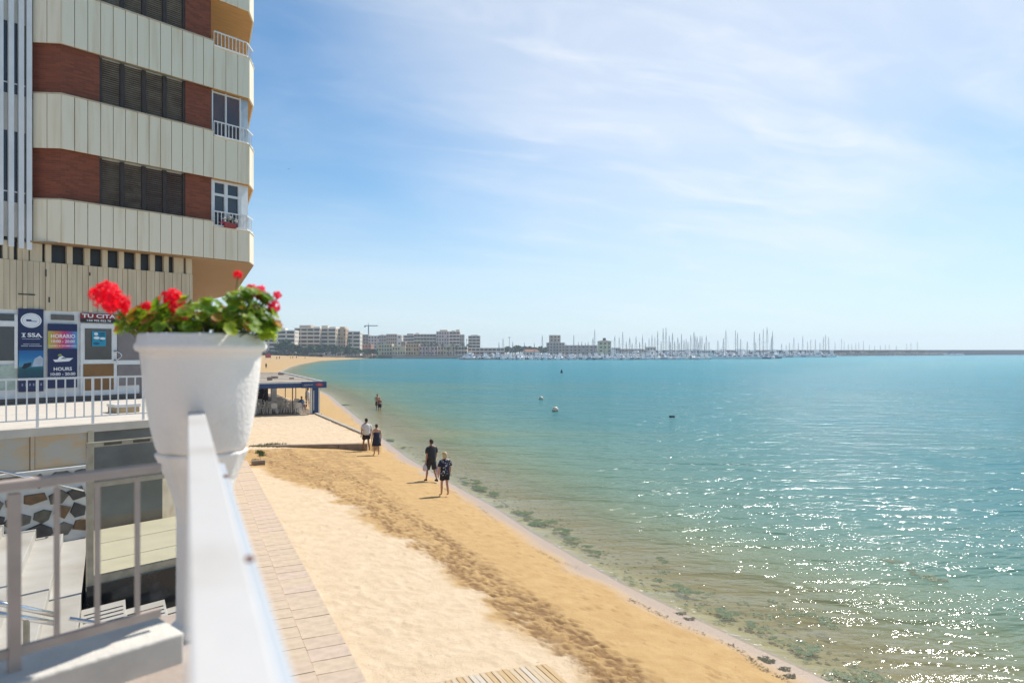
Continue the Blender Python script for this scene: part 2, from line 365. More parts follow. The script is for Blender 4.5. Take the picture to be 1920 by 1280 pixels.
# the sea: one sheet; 'shore' is the distance from the waterline, which sets how much of the bed shows through
dc = np.concatenate([[-3, -1.5, -.7, -.3], np.arange(0, 3, .25), np.arange(3, 12, 1.), np.geomspace(12, 1650, 36)])
ys = np.concatenate([np.linspace(-300, -95, 6), np.arange(-90, 4, 6.), np.geomspace(4, 640, 150), np.geomspace(700, 1650, 14)])
D2, Y2 = np.meshgrid(dc, ys); X2 = XW(Y2)+D2
co = np.stack([X2, Y2, np.zeros_like(X2)], -1).reshape(-1, 3).astype(np.float32)
nr, nc = X2.shape; ii = np.arange(nr*nc).reshape(nr, nc)
q = np.stack([ii[:-1, :-1], ii[:-1, 1:], ii[1:, 1:], ii[1:, :-1]], -1).reshape(-1, 4)
M_sea = bpy.data.materials.new('sea_water'); M_sea.use_nodes = True; t = M_sea.node_tree; n = t.nodes; l = t.links; n.clear()
g = n.new('ShaderNodeNewGeometry').outputs['Position']
sh = attrib(n, 'shore')
def mapped(rot, sx, sy):
    r = n.new('ShaderNodeMapping'); r.vector_type = 'TEXTURE'; r.inputs['Rotation'].default_value = (0, 0, R(rot)); r.inputs['Scale'].default_value = (sx, sy, 1)
    l.new(g, r.inputs[0]); return r.outputs[0]
h1 = noise(n, l, mapped(-28, 3.2, 1.0), .75, 3, .5, .3)
h2 = noise(n, l, mapped(-18, 2.2, 1.0), 2.3, 3, .55, .4)
h3 = noise(n, l, mapped(-40, 1.6, 1.0), 7.5, 3, .6, .3)
h4 = noise(n, l, mapped(-30, 2.6, 1.0), .16, 2, .5, 0)
calm = mrange(n, l, sh, 0, 3.5, .22, 1)
hh = nmath(n, l, 'ADD', nmath(n, l, 'MULTIPLY', h1, .47), nmath(n, l, 'MULTIPLY', h2, .185))
gust = mrange(n, l, nmath(n, l, 'ADD', nmath(n, l, 'MULTIPLY', h1, .6), nmath(n, l, 'MULTIPLY', noise(n, l, mapped(-25, 4, 1), .28, 3), .5)), .47, .66, .25, 1.9)
hh = nmath(n, l, 'ADD', nmath(n, l, 'MULTIPLY', hh, calm), nmath(n, l, 'MULTIPLY', nmath(n, l, 'MULTIPLY', h3, gust), .026))
hh = nmath(n, l, 'ADD', hh, nmath(n, l, 'MULTIPLY', nmath(n, l, 'MULTIPLY', h4, .5), calm))
bp = n.new('ShaderNodeBump'); bp.inputs['Strength'].default_value = 1; bp.inputs['Distance'].default_value = 1.0
l.new(hh, bp.inputs['Height'])
lg = nmath(n, l, 'LOGARITHM', nmath(n, l, 'ADD', sh, 1.0), 10)
cr = n.new('ShaderNodeValToRGB'); e = cr.color_ramp.elements
stops = [(0, (.34, .28, .15)), (.16, (.29, .265, .135)), (.245, (.185, .23, .125)), (.315, (.12, .215, .155)), (.436, (.055, .19, .195)), (.63, (.022, .195, .245)), (.86, (.010, .25, .305)), (1, (.007, .195, .30))]
e[0].position, e[0].color = stops[0][0], stops[0][1]+(1,); e[1].position, e[1].color = stops[-1][0], stops[-1][1]+(1,)
for s_, k in stops[1:-1]:
    x = e.new(s_); x.color = k+(1,)
patch = noise(n, l, mapped(-30, 3.5, 1), .05, 4, .55, .5)
l.new(nmath(n, l, 'ADD', nmath(n, l, 'MULTIPLY', lg, .33), mrange(n, l, patch, .3, .7, -.06, .06)), cr.inputs[0])
body = n.new('ShaderNodeBsdfDiffuse'); l.new(cr.outputs[0], body.inputs['Color']); l.new(bp.outputs[0], body.inputs['Normal'])
tr = n.new('ShaderNodeBsdfTransparent'); tr.inputs[0].default_value = (.93, .97, .94, 1)
ex = nmath(n, l, 'MULTIPLY', nmath(n, l, 'POWER', 2.71828, nmath(n, l, 'MULTIPLY', nmath(n, l, 'MAXIMUM', sh, 0), -.38)), .94)
m1 = n.new('ShaderNodeMixShader'); l.new(ex, m1.inputs[0]); l.new(body.outputs[0], m1.inputs[1]); l.new(tr.outputs[0], m1.inputs[2])
gl = n.new('ShaderNodeBsdfGlossy'); ds = n.new('ShaderNodeVectorMath'); ds.operation = 'LENGTH'; l.new(g, ds.inputs[0]); l.new(mrange(n, l, ds.outputs['Value'], 20, 420, .085, .15), gl.inputs['Roughness']); l.new(bp.outputs[0], gl.inputs['Normal'])
fr = n.new('ShaderNodeFresnel'); fr.inputs[0].default_value = 1.333; l.new(bp.outputs[0], fr.inputs['Normal'])
m3 = n.new('ShaderNodeMixShader'); l.new(nmath(n, l, 'MINIMUM', fr.outputs[0], .30), m3.inputs[0]); l.new(m1.outputs[0], m3.inputs[1]); l.new(gl.outputs[0], m3.inputs[2])
# thin broken foam where the water laps
foam = nmath(n, l, 'MULTIPLY', mrange(n, l, noise(n, l, mapped(-40, 1.5, 1), 9, 5, .65, .5), .60, .68), nmath(n, l, 'MULTIPLY', mrange(n, l, sh, -.1, .05), mrange(n, l, sh, .55, .1)))
fd = n.new('ShaderNodeBsdfDiffuse'); fd.inputs[0].default_value = (.8, .8, .78, 1)
m4 = n.new('ShaderNodeMixShader'); l.new(nmath(n, l, 'MULTIPLY', foam, .8), m4.inputs[0]); l.new(m3.outputs[0], m4.inputs[1]); l.new(fd.outputs[0], m4.inputs[2])
ou = n.new('ShaderNodeOutputMaterial'); l.new(m4.outputs[0], ou.inputs[0])
sea = link('sea', grid_mesh('sea', co, q, {'shore': D2}, M_sea)); tag(sea, kind='structure')

# pebbles and weed on the bed just off the waterline
M_pebble = mat('seabed_pebble', (.17, .13, .07), .8, .25, 8, col2=(.10, .08, .04))
mb = MB()
for _ in range(1500):
    y = 5+rng.random()**1.3*32; d = -.5-abs(rng.normal())*1.6; x = XW(y)-d; r = .02+.05*rng.random()**2; z = sz(x, y)
    a = rng.random()*6.28; k = 5
    b = len(mb.v)
    mb.v += [(x+r*math.cos(a+i*6.28/k)*(1+.4*rng.random()), y+r*math.sin(a+i*6.28/k)*(1+.4*rng.random()), z-.005) for i in range(k)]+[(x, y, z+r*.5)]
    for i in range(k): mb.f.append((b+i, b+(i+1) % k, b+k)); mb.m.append(0)
tag(mb.build('seabed_pebbles', M_pebble), 'dark pebbles and grit scattered on the sandy bed under the shallow water', 'pebbles', kind='stuff')
M_weed = mat('seaweed', (.035, .095, .035), .6, .3, 10, col2=(.11, .13, .03))
M_weed2 = mat('dried_seaweed', (.06, .05, .02), .8, .3, 10, col2=(.03, .04, .012))
def weed(mb, x, y, z, s, n_, flat=1.0):
    for _ in range(n_):
        a = rng.random()*6.28; r = s*math.sqrt(rng.random()); cx, cy = x+r*math.cos(a)*1.0, y+r*math.sin(a)*flat; l_ = s*(.12+.25*rng.random()); b = rng.random()*6.28
        w_ = l_*.28; h = z+.006*rng.random()
        p0 = Vector((cx, cy, h)); dx = Vector((math.cos(b), math.sin(b), rng.normal()*.05))*l_; dy = Vector((-math.sin(b), math.cos(b), rng.normal()*.10))*w_
        mb.face([p0-dx, p0+dy, p0+dx, p0-dy])
mb = MB()
for (px, py, s) in [(905,915,.45),(890,900,.3),(925,925,.3),(985,965,.35),(1005,975,.4),(1030,985,.35),(1060,995,.3),(1105,1028,.28),(1125,1035,.2),(1270,1100,.22),(1300,1110,.22),(1350,1140,.25),(1365,1158,.2),(875,905,.2),(835,890,.15),(1415,1175,.12),(1440,1190,.12),(1500,1220,.15),(1760,1087,.3),(1665,1050,.2),(1690,1052,.15),(1540,1160,.25),(1240,1048,.18),(1480,1140,.2),(735,825,.4),(760,838,.3),(690,795,.5),(640,757,.8),(1535,1225,.2),(1585,1262,.2),(1630,1262,.2)]:
    p_ = pz(px, py, .0)
    for _ in range(5): weed(mb, p_.x+rng.normal()*s*.35, p_.y+rng.normal()*s*1.3, .003, s*(.3+.45*rng.random()), int(60+150*s), .9)
for _ in range(220):
    y = 7+rng.random()**1.5*50; weed(mb, XW(y)+.15+abs(rng.normal())*.7, y, .003, .05+.16*rng.random()**2, 26, 1.0)
tag(mb.build('floating_seaweed', M_weed), 'green clumps of seaweed floating in the shallow water along the shore', 'seaweed', kind='stuff')
mb = MB()
for _ in range(900):
    y = 7+rng.random()**1.6*60; x = XW(y)-.62-.12*rng.random()**2-(vnoise(np.array(0.), np.array(y), .8, 9)-.5)*.4
    if vnoise(np.array(3.), np.array(y), .9, 21) < .5: continue
    weed(mb, x, y, sz(x, y)+.004, .05+.06*rng.random(), 4)
for (px, py) in [(1275,1150),(1290,1160),(1430,1235),(1440,1240),(1470,1255),(1480,1268)]:
    p_ = on_sand(px, py); weed(mb, p_.x, p_.y, p_.z+.01, .16, 60, .5)
for _ in range(420):
    y = 7+rng.random()**1.4*50; x = 2.6+rng.random()*(XW(y)-3.6); weed(mb, x, y, sz(x, y)+.012, .03+.03*rng.random(), 3)
tag(mb.build('washed_up_seaweed', M_weed2), 'dried scraps of seaweed washed up in a thin line on the sand', 'seaweed', kind='stuff')

# ---------------------------------------------------------------- paved ledge, terrace, beach mat
M_pave = mat('pinkish_paving', (.545, .42, .31), .85, .10, 5, .3, 40)
M_pave2 = mat('sandy_paving', (.56, .435, .31), .85, .10, 5, .3, 40)
M_conc = mat('pale_concrete', (.44, .39, .32), .85, .14, 3, .4, 25)
M_concd = mat('weathered_concrete', (.30, .235, .18), .85, .2, 3, .4, 20)
LZ = .75
mb = MB(); mb.box(.14, 2.43, -3, 33.2, -.6, LZ-.007); ledge = tag(mb.build('beach_pavement', M_pave2), kind='structure')
tl = [MB().box(-.320, .318, -.232, .232, -.03, .0).mesh('paving_tile', m) for m in (M_pave, M_pave2, mat('rosy_paving', (.56, .43, .33), .85, .1, 5, .3, 40))]
tl2 = [MB().box(-.22, .215, -.232, .232, -.03, .0).mesh('paving_tile', m) for m in (M_pave, M_pave2)]
y = 7.6; k = 0
while y < 33:
    o = link('paving_tile', random.choice(tl), ledge, (2.10, y, LZ+random.uniform(-.004, .004))); o.rotation_euler = (random.gauss(0, .004), random.gauss(0, .004), random.gauss(0, .006))
    o = link('paving_tile', random.choice(tl2), ledge, (1.555, y+.1, LZ+.02+random.uniform(-.004, .004)), random.gauss(0, .006))
    y += .478; k += 1
# terrace the camera stands on
def poly_wu(pts): return [(b2w(u, v).x, b2w(u, v).y) for u, v in pts]
M_floor = mat('terrace_tile', (.46, .375, .31), .7, .15, 3, .3, 30)
mb = MB(); uu = 3.62/BU.x
mb.prism([(.15, -4), (.15, 4.45), (-.45, 4.55)]+[tuple(b2w(-9, 3.75).xy), tuple(b2w(-9, -3).xy)], -.5, 4.15)
terr = tag(mb.build('terrace', [M_floor]), kind='structure')
# wooden roll-out beach mat
root = thing('beach_mat', 'pale wooden slatted mat laid out on the dry sand at the bottom of the picture', 'walkway', (4.1, 9.0, sz(4.1, 9.5)))
sm = [MB().box(-.044, .044, -1.0, 1.0, -.012, .012).mesh('slat', m) for m in (mat('pale_board', (.60, .455, .29), .75, .2, 4, .3, 20, stretch=(12, .6, 1)), mat('grey_board', (.60, .51, .40), .75, .2, 4, .3, 20, stretch=(12, .6, 1)), mat('warm_board', (.56, .38, .19), .75, .2, 4, .3, 20, stretch=(12, .6, 1)))]
i = 0; x = 2.95
while x < 5.4:
    o = link('slat', sm[random.choice((0, 0, 0, 1, 2))], root, (x-4.1, .06+random.uniform(-.03, .03), sz(x, 9.4)-root.location.z+.045)); o.rotation_euler = (0, math.atan(.07), random.gauss(0, .004)); x += .1
for yy in (-.75, .8):
    a = (-1.2, yy, sz(2.9, 9.4)-root.location.z+.02); b = (1.3, yy, sz(5.4, 9.4)-root.location.z+.02)
    MB().bar(a, b, .03, .01).build('strap', M_dark, root)

# ---------------------------------------------------------------- white handrail, pedestal, planter, geraniums
rt = thing('handrail', 'wide white metal handrail running from the flower pot towards the viewer', 'railing', (0, .3, 4.15))
MB().box(.0, .078, -1.2, 3.88-.3, 1.205, 1.241).build('top_rail', M_rail, rt, bevel=.004)
MB().box(.084, .120, -1.2, 2.68-.3, 1.10, 1.145).build('outer_rail', M_railb, rt, bevel=.004)
MB().box(.018, .068, -1.2, 3.5-.3, .15, .19).build('bottom_rail', M_white, rt)
for yy in (-.6, .5, 1.6, 2.6):
    MB().box(.022, .062, yy-.02, yy+.02, -.0, 1.205).build('post', M_white, rt)
for xx, yy in ((.108, 1.12), (.112, 2.09)):
    m_ = MB(); m_.ball((xx, yy, 1.146), .012, 9, 5, .8, 1.9, .35); m_.build('rust_spot', M_rust, rt)
PC = (.075, 4.17)
ped = thing('pedestal', 'white stuccoed pedestal with a flared top carrying the big flower pot', 'pedestal', (PC[0], PC[1], 4.15))
m_ = MB(); prof = [(.165, 0), (.165, .05), (.130, .07), (.128, .62), (.135, .70), (.172, .84), (.217, .955), (.230, .985), (.230, 1.0)]
m_.rings([(0, 0, z, r*1.05, r*1.05) for r, z in prof], 8); m_.v = [((Matrix.Rotation(BA+R(22.5), 3, 'Z') @ Vector(p_))) for p_ in m_.v]
m_.build('shaft', M_stucco, ped, bevel=.012)
pot = thing('flower_pot', 'big white stuccoed flower pot on the pedestal at the end of the handrail', 'planter', (PC[0], PC[1], 5.15))
m_ = MB(); prof = [(.235, 0), (.250, .008), (.262, .03), (.290, .14), (.312, .26), (.330, .40), (.340, .50), (.346, .545), (.366, .552), (.376, .567), (.374, .585), (.362, .60), (.358, .635), (.350, .645), (.335, .642), (.330, .56), (.28, .54)]
prof = [(r*.90, z) for r, z in prof]; m_.lathe(prof, 48); m_.build('bowl', M_stucco, pot, smooth=True)
m_ = MB(); m_.lathe([(.298, .54), (.298, .60), (.2, .622), (.01, .63)], 24); m_.build('soil', mat('potting_soil', (.03, .02, .014), .95, .2, 20, .6, 60), pot)
# geraniums
def leaf_mesh(mt, seed):
    r_ = random.Random(seed); m_ = MB(); nseg = 20; rad = lambda a: 1+.10*math.cos(a*7)-(.45*max(0, math.cos(a-math.pi))**10)
    for k, f in enumerate((.12, .55, 1.0)):
        for i in range(nseg):
            a = 2*math.pi*i/nseg; r0 = f*rad(a); m_.v.append((r0*math.cos(a), r0*math.sin(a), .42*f*f-.22*f+.05*math.cos(a*7)*f*f+r_.uniform(-.05, .05)*f))
    for k in range(2):
        for i in range(nseg): j = (i+1) % nseg; m_.f.append((k*nseg+i, (k+1)*nseg+i, (k+1)*nseg+j, k*nseg+j)); m_.m.append(0)
    m_.f.append(tuple(range(nseg))); m_.m.append(0)
    return m_.mesh('leaf', mt, True)
def leaf_mat(name, c1, c2):
    m, t, n, l, p = attr_nodes(name, .5)
    cx = n.new('ShaderNodeTexCoord').outputs['Object']; ln = n.new('ShaderNodeVectorMath'); ln.operation = 'LENGTH'; l.new(cx, ln.inputs[0])
    rr = nmath(n, l, 'ADD', ln.outputs['Value'], nmath(n, l, 'MULTIPLY', noise(n, l, cx, 2.5, 4), .5))
    c = mixc(n, l, mrange(n, l, rr, .55, 1.25), c1, c2); l.new(c, p.inputs['Base Color'])
    p.inputs['Specular IOR Level'].default_value = .3
    tl_ = n.new('ShaderNodeBsdfTranslucent'); l.new(mixc(n, l, 1.0, c, (1.6, 1.7, .8), 'MULTIPLY'), tl_.inputs[0]); ms = n.new('ShaderNodeMixShader'); ms.inputs[0].default_value = .5
    l.new(p.outputs[0], ms.inputs[1]); l.new(tl_.outputs[0], ms.inputs[2]); l.new(ms.outputs[0], n['Material Output'].inputs[0]); return m
lv = [leaf_mesh(leaf_mat('geranium_leaf_green', (.15, .25, .025), (.22, .33, .035)), 1), leaf_mesh(leaf_mat('geranium_leaf_dark', (.095, .18, .018), (.14, .24, .022)), 2),
      leaf_mesh(leaf_mat('geranium_leaf_lime', (.22, .31, .025), (.34, .38, .05)), 3), leaf_mesh(leaf_mat('geranium_leaf_dry', (.26, .20, .03), (.45, .16, .05)), 4)]
ger = thing('geranium', 'bushy geranium with scarlet flower heads growing in the white pot', 'plant', (PC[0], PC[1], 5.76))
FW = Vector((FWX, FWY, 0)); RT = Vector((FWY, -FWX, 0))
def ploc(px, py, dep=0):                        # local to the plant, dep = metres behind the pot axis
    Z = Vector((PC[0], PC[1], 0)).dot(FW)+dep; return pd(px, py, Z)-Vector((PC[0], PC[1], 5.76))
stm = MB()
blobs = [(262,604,38,24,60),(310,602,46,32,70),(372,600,40,28,60),(420,592,42,32,60),(468,578,44,38,70),(492,604,30,26,40),(345,575,18,18,12),(300,578,16,14,10),(228,606,12,14,8),(455,556,22,16,14),(506,616,14,14,10),(395,572,14,12,6)]
for (bx, by, rx, ry, cnt) in blobs:
    for _ in range(cnt):
        a = random.uniform(0, 6.28); r_ = math.sqrt(random.random()); px, py = bx+rx*r_*math.cos(a), by+ry*r_*math.sin(a)
        if py > 634: py = 634-random.random()*14
        dep = random.uniform(-.30, .28)*(1 if by > 590 else .7)
        if abs(px-375) > 105: dep *= .4
        p_ = ploc(px, py, dep)
        kind = random.choices((0, 1, 2, 3), (5, 4, 4, 1.6 if py > 600 else 1.0))[0]
        o = link('leaf', lv[kind], ger, p_); s_ = random.uniform(.024, .043); o.scale = (s_, s_, s_)
        nrm = (p_*1.2+Vector((random.gauss(0, .14), random.gauss(0, .14), .30+random.gauss(0, .12)))).normalized()
        o.rotation_euler = (nrm.to_track_quat('Z', 'Y') @ Matrix.Rotation(random.uniform(0, 6.28), 3, 'Z').to_quaternion()).to_euler()
        if random.random() < .6:
            b0 = Vector((p_.x*.55, p_.y*.55, min(-.02, p_.z-.06))); stm.tube([p_, (p_+b0)/2+Vector((0, 0, .01)), b0], .0028, 4, False)
M_stem = mat('geranium_stem', (.10, .14, .04), .6, .2, 10)
def petal_mat(name, c1, c2):
    m = leaf_mat(name, c2, c1); return m
M_red = petal_mat('scarlet_petal', (.90, .018, .07), (.74, .008, .045)); M_crim = petal_mat('crimson_petal', (.88, .015, .10), (.72, .03, .14))
def flower_head(px, py, rpx, mt, dep=0, n_=None):
    c0 = ploc(px, py, dep); r0 = rpx/F*3.8; m_ = MB(); n_ = n_ or int(26+rpx*1.6)
    for i in range(n_):
        z = 1-2*(i+.5)/n_; a = i*2.39996; d = Vector((math.sqrt(1-z*z)*math.cos(a), math.sqrt(1-z*z)*math.sin(a), z*.85))
        if z < -.75: continue
        d = (d+Vector([random.gauss(0, .22) for _ in range(3)])).normalized(); ce = d*r0*random.uniform(.55, 1.08)
        x = d.orthogonal().normalized(); y = d.cross(x); s_ = max(.010, r0*.34)*random.uniform(.75, 1.15)
        for k in range(5):
            t = k*1.2566+a; u_ = x*math.cos(t)+y*math.sin(t); v_ = x*-math.sin(t)+y*math.cos(t)
            tip = ce+u_*s_+d*s_*random.uniform(-.1, .35)
            m_.face([ce, ce+u_*s_*.55-v_*s_*.36+d*s_*.12, tip-v_*s_*.2, tip+v_*s_*.2, ce+u_*s_*.55+v_*s_*.36+d*s_*.12])
    link('flower_head', m_.mesh('flower_head', mt), ger, c0)
    b0 = Vector((c0.x*.6, c0.y*.6, -.03)); stm.tube([c0-Vector((0, 0, r0*.3)), (c0+b0)/2+Vector((c0.x*.1, c0.y*.1, .02)), b0], .0035, 5, False)
for a in [(197,552,24,M_red,-.05),(217,569,24,M_red,-.12),(322,561,19,M_red,-.1),(274,574,9,M_red,-.15),(330,578,11,M_red,-.2),(345,588,12,M_crim,-.22),(338,566,9,M_crim,.0),(484,549,16,M_crim,0),(470,541,9,M_red,0),(446,515,8.5,M_red,.05),(513,576,13,M_crim,0),(520,553,7,M_crim,.03),(498,555,8,M_red,0)]: flower_head(*a)
stm.build('stem', M_stem, ger)
# ---------------------------------------------------------------- street side: stairs, retaining walls, plaza (all in the turned street grid)
M_marble = mat('beige_marble_slab', (.52, .37, .22), .5, .18, 2.4, col2=(.44, .41, .35), lo=.40, hi=.60, stretch=(1, 1, 2.2))
M_step = mat('pale_step_stone', (.43, .41, .37), .7, .12, 1.3, .2, 20, col2=(.34, .31, .26))
M_render = mat('grey_render', (.16, .165, .155), .85, .15, 2, .4, 30)
M_plaza = mat('plaza_paving', (.60, .54, .46), .8, .06, 3, .2, 30)
M_mortar = mat('white_mortar', (.62, .61, .58), .85, .06, 5, .5, 40)
M_black = mat('black_marble', (.012, .014, .016), .18, .3, 2.5, col2=(.09, .095, .10), lo=.5, hi=.85)
M_yel = mat('pale_yellow_tile', (.56, .52, .40), .7, .06, 2, .1, 20)
M_beige = mat('beige_enamel', (.42, .36, .26), .55, .15, 6)
def strip(name, mats, parent, u0, u1, v0, v1, z0, z1, **k): return MB().box(u0, u1, v0, v1, z0, z1).build(name, mats, parent, **k)
def bstruct(name, kind='structure'):
    o = bpy.data.objects.new(name, None); C.objects.link(o); o.rotation_euler = (0, 0, BA); o['kind'] = kind; return o
# ground of the stair well
mb = MB(); mb.prism([tuple(b2w(-14, 3.7).xy), (-.5, 4.6), (.14, 4.5), (.14, 12.0), (-.1, 18), tuple(b2w(-14, 16.2).xy)], -.5, 1.15)
tag(mb.build('stairwell_floor', M_step), kind='structure')
mb = MB(); mb.box(-.06, .139, 4.7, 30, -.5, 4.15-3.2); tag(mb.build('ledge_wall', M_conc), 'low pale concrete wall along the inner edge of the beach pavement', 'wall')
# steps: treads run down to the right; nosings are skewed to the wall
VW = 16.28; SK = .33
st = thing('staircase', 'wide pale stone staircase going down to the beach beyond the left railing', 'stairs', b2w(0, 0, 0), BA)
def step_poly(u0, u1, v0, v1): return [(u0-SK*(VW-v0), v0), (u1-SK*(VW-v0), v0), (u1-SK*(VW-v1), v1), (u0-SK*(VW-v1), v1)]
lev = [(4.95, 1.77, 4.8), (4.50, 1.95, 4.8), (4.03, 2.14, 4.8), (3.5, 2.33, 4.8), (2.97, 2.52, 4.8), (2.43, 2.71, 4.8), (1.9, 2.9, 4.8), (1.36, 3.09, 4.8)]
for i, (uu, z, v0) in enumerate(lev):
    vmax = VW-.01
    m_ = MB(); m_.prism(step_poly(uu-.56, uu, v0, vmax), 1.1, z); m_.build('tread', M_step, st, bevel=.008)
# lower flight in front of the platform, with ribbed treads
zz = 1.62; u0 = 4.98
for i in range(3):
    m_ = MB(); m_.prism(step_poly(u0-.02, u0+.62, 4.8, 12.2), 1.1, zz); o = m_.build('tread', M_step, st, bevel=.008)
    g_ = MB()
    for k in range(7):
        a = 11.9-.17*k
        g_.bar((u0+.03-SK*(VW-a), a, zz+.004), (u0+.58-SK*(VW-a), a, zz+.004), .035, .006)
    g_.build('grip_strip', M_dark, o)
    u0 += .62; zz -= .17
# raised tiled platform with a black marble front and a fence
PE = lambda v: ((-.02-(BV.x*v))/BU.x, v)            # right end of the platform: the inner face of the ledge wall
pf = thing('platform', 'raised pale yellow tiled platform with black marble front beside the stairs', 'platform', b2w(0, 0, 0), BA)
m_ = MB(); m_.prism([(3.80, 12.55), PE(12.55), PE(VW-.02), (5.0, VW-.02)], 1.0, 1.86); m_.build('base', M_step, pf)
for (va, vb) in ((12.57, 13.75), (13.78, 15.0), (15.03, 16.2)):
    ua, ub = 3.80+1.2*(va-12.55)/3.73, 3.80+1.2*(vb-12.55)/3.73
    m_ = MB(); m_.prism([(ua+.05, va), PE(va), PE(vb), (ub+.05, vb)], 1.861, 1.90); m_.build('floor_tile', M_yel, pf)
for k in range(2):
    strip('front_panel', M_black, pf, 3.78+.80*k, 3.78+.80*k+.79, 12.50, 12.545, 1.10, 1.86)
fn = thing('platform_fence', 'beige metal fence with a tinted glass panel standing on the tiled platform', 'fence', b2w(3.85, 12.58, 1.9), BA)
for k in (0, .66): MB().box(-.045+2.3*k, .045+2.3*k, -.04, .04, -.1, 2.25).build('post', M_beige, fn)
MB().box(.04, 1.47, -.03, .03, -.02, .10).build('bottom_rail', M_beige, fn)
MB().box(.04, 1.47, -.03, .03, 1.56, 1.64).build('middle_rail', M_beige, fn)
tr_ = MB().box(-.045, 1.56, -.032, .032, 2.22, 2.30).build('top_rail', M_beige, fn)
for k in range(3): MB().box(.2+.45*k, .47+.45*k, -.038, -.033, 2.238, 2.282).build('inset', mat('dark_inset', (.10, .085, .06), .7), tr_)
M_tint = bpy.data.materials.new('tinted_glass'); M_tint.use_nodes = True; t = M_tint.node_tree; n = t.nodes; l = t.links; n.clear()
a_ = n.new('ShaderNodeBsdfTransparent'); a_.inputs[0].default_value = (.90, .90, .86, 1); b_ = n.new('ShaderNodeBsdfGlossy'); b_.inputs['Roughness'].default_value = .03
f_ = n.new('ShaderNodeFresnel'); m_ = n.new('ShaderNodeMixShader'); o_ = n.new('ShaderNodeOutputMaterial'); l.new(f_.outputs[0], m_.inputs[0]); l.new(a_.outputs[0], m_.inputs[1]); l.new(b_.outputs[0], m_.inputs[2]); l.new(m_.outputs[0], o_.inputs[0])
for k in range(1): MB().box(.05, 1.46, -.006, .006, .11, 1.55).build('glass_panel', M_tint, fn)
# retaining wall of the plaza: marble slabs on the left, grey render on the right
rw = thing('retaining_wall', 'retaining wall under the white railing, beige marble slabs left and grey render right', 'wall', b2w(0, 0, 0), BA)
uA, uB, uC, uD = bu(-60, 16.3), bu(165, 16.3), bu(176, 16.3), bu(306, 16.3)
strip('core', M_render, rw, uB+.05, uD, 16.33, 16.6, 1.0, 4.02)
strip('core', M_mortar, rw, uA-3, uB+.05, 16.36, 16.6, 1.0, 4.02)
uj = bu(66, 16.3); ul = uj-2.6
for (a, b) in ((uA-2, ul), (ul, uj-.08), (uj+.0, uB)): strip('marble_slab', M_marble, rw, a+.006, b-.006, 16.32, 16.365, 3.30, 4.02, bevel=.004)
strip('pilaster', mat('cream_stone', (.52, .45, .33), .7), rw, uB, uC, 16.27, 16.34, 1.9, 4.02)
strip('pilaster', M_marble, rw, uj-.075, uj-.005, 16.30, 16.36, 3.30, 4.02)
# crazy paving
cw = thing('stone_wall', 'crazy paving wall of brown stones in thick white mortar behind the stairs', 'wall', b2w(0, 0, 0), BA)
strip('mortar_face', M_mortar, cw, uA-3, uB, 16.24, 16.31, 1.0, 3.24); strip('coping', M_mortar, cw, uA-3, uB, 16.18, 16.36, 3.24, 3.30)
smats = [mat('stone_grey', (.17, .15, .12), .8, .25, 5, .5, 25), mat('stone_brown', (.22, .13, .065), .8, .25, 5, .5, 25), mat('stone_dark', (.09, .08, .072), .8, .25, 5, .5, 25), mat('stone_olive', (.15, .135, .10), .8, .25, 5, .5, 25)]
def poly_stone(cu, cz, w_, h_, m, parent, v, dep=.05):
    k = random.choice((4, 5, 5, 6)); a0 = random.uniform(0, 6.28); pts = []
    for i in range(k):
        a = a0+i*2*math.pi/k+random.uniform(-.3, .3); r_ = random.uniform(.75, 1.1); pts.append((cu+w_*r_*math.cos(a), cz+h_*r_*math.sin(a)))
    m_ = MB(); b = k
    m_.v = [(x, v, z) for x, z in pts]+[(cu+(x-cu)*.9, v-dep, cz+(z-cz)*.9) for x, z in pts]
    m_.f = [tuple(range(k, 2*k))]+[(i, (i+1) % k, k+(i+1) % k, k+i) for i in range(k)]; m_.m = [0]*(k+1)
    m_.build('stone', m, parent)
rs = random.Random(5); u = uA+.2; row = 0
z = 3.10
while z > 1.5:
    u = uA-.1+rs.uniform(0, .3)
    while u < uB-.12:
        w_ = rs.uniform(.15, .29); h_ = rs.uniform(.14, .21)
        if z-h_ > 1.45: poly_stone(u+w_*.7, z+rs.uniform(-.05, .05), w_, h_, smats[rs.choice((0, 0, 1, 2, 3))], cw, 16.24, .03+.02*rs.random())
        u += w_*1.5+rs.uniform(.02, .07)
    z -= .36
# stainless handrails
def rail2(name, label, pts, r_, posts=()):
    t_ = thing(name, label, 'handrail', pts[0]); o = Vector(pts[0])
    MB().tube([Vector(p_)-o for p_ in pts], r_, 10).build('tube', M_steel, t_, smooth=True)
    for p_, zb in posts: MB().tube([Vector(p_)-o, Vector((p_[0], p_[1], zb))-o], .018, 8).build('post', M_steel, t_)
    return t_
P_ = lambda px, py, v: tuple(list(b2w(bu(px, v), v).xy)+[bz(px, py, v)])
a = P_(-60, 868, 16.05); b = P_(157, 919, 16.05); rail2('stair_handrail', 'polished steel handrail fixed along the crazy paving wall', [a, b, (b[0]-.01, b[1]+.12, b[2]-.02)], .028)
v8 = 9.6
a = P_(-60, 1118, v8); b = P_(104, 1152, v8); c_ = P_(106, 1168, v8); d = P_(-60, 1140, v8)
tt = rail2('stair_handrail', 'double polished steel handrail in front of the stairs, upper length at left', [a, b], .032)
o = Vector(a)
MB().tube([Vector(d)-o, Vector(c_)-o], .032, 10).build('tube', M_steel, tt, smooth=True)
q_ = P_(50, 1160, v8); MB().tube([Vector(q_)-o, Vector((q_[0], q_[1], 1.9))-o], .035, 8).build('post', M_beige, tt)
a = P_(131, 1159, v8+.3); b = P_(238, 1176, v8+.3); c_ = P_(296, 1183, v8+.3)
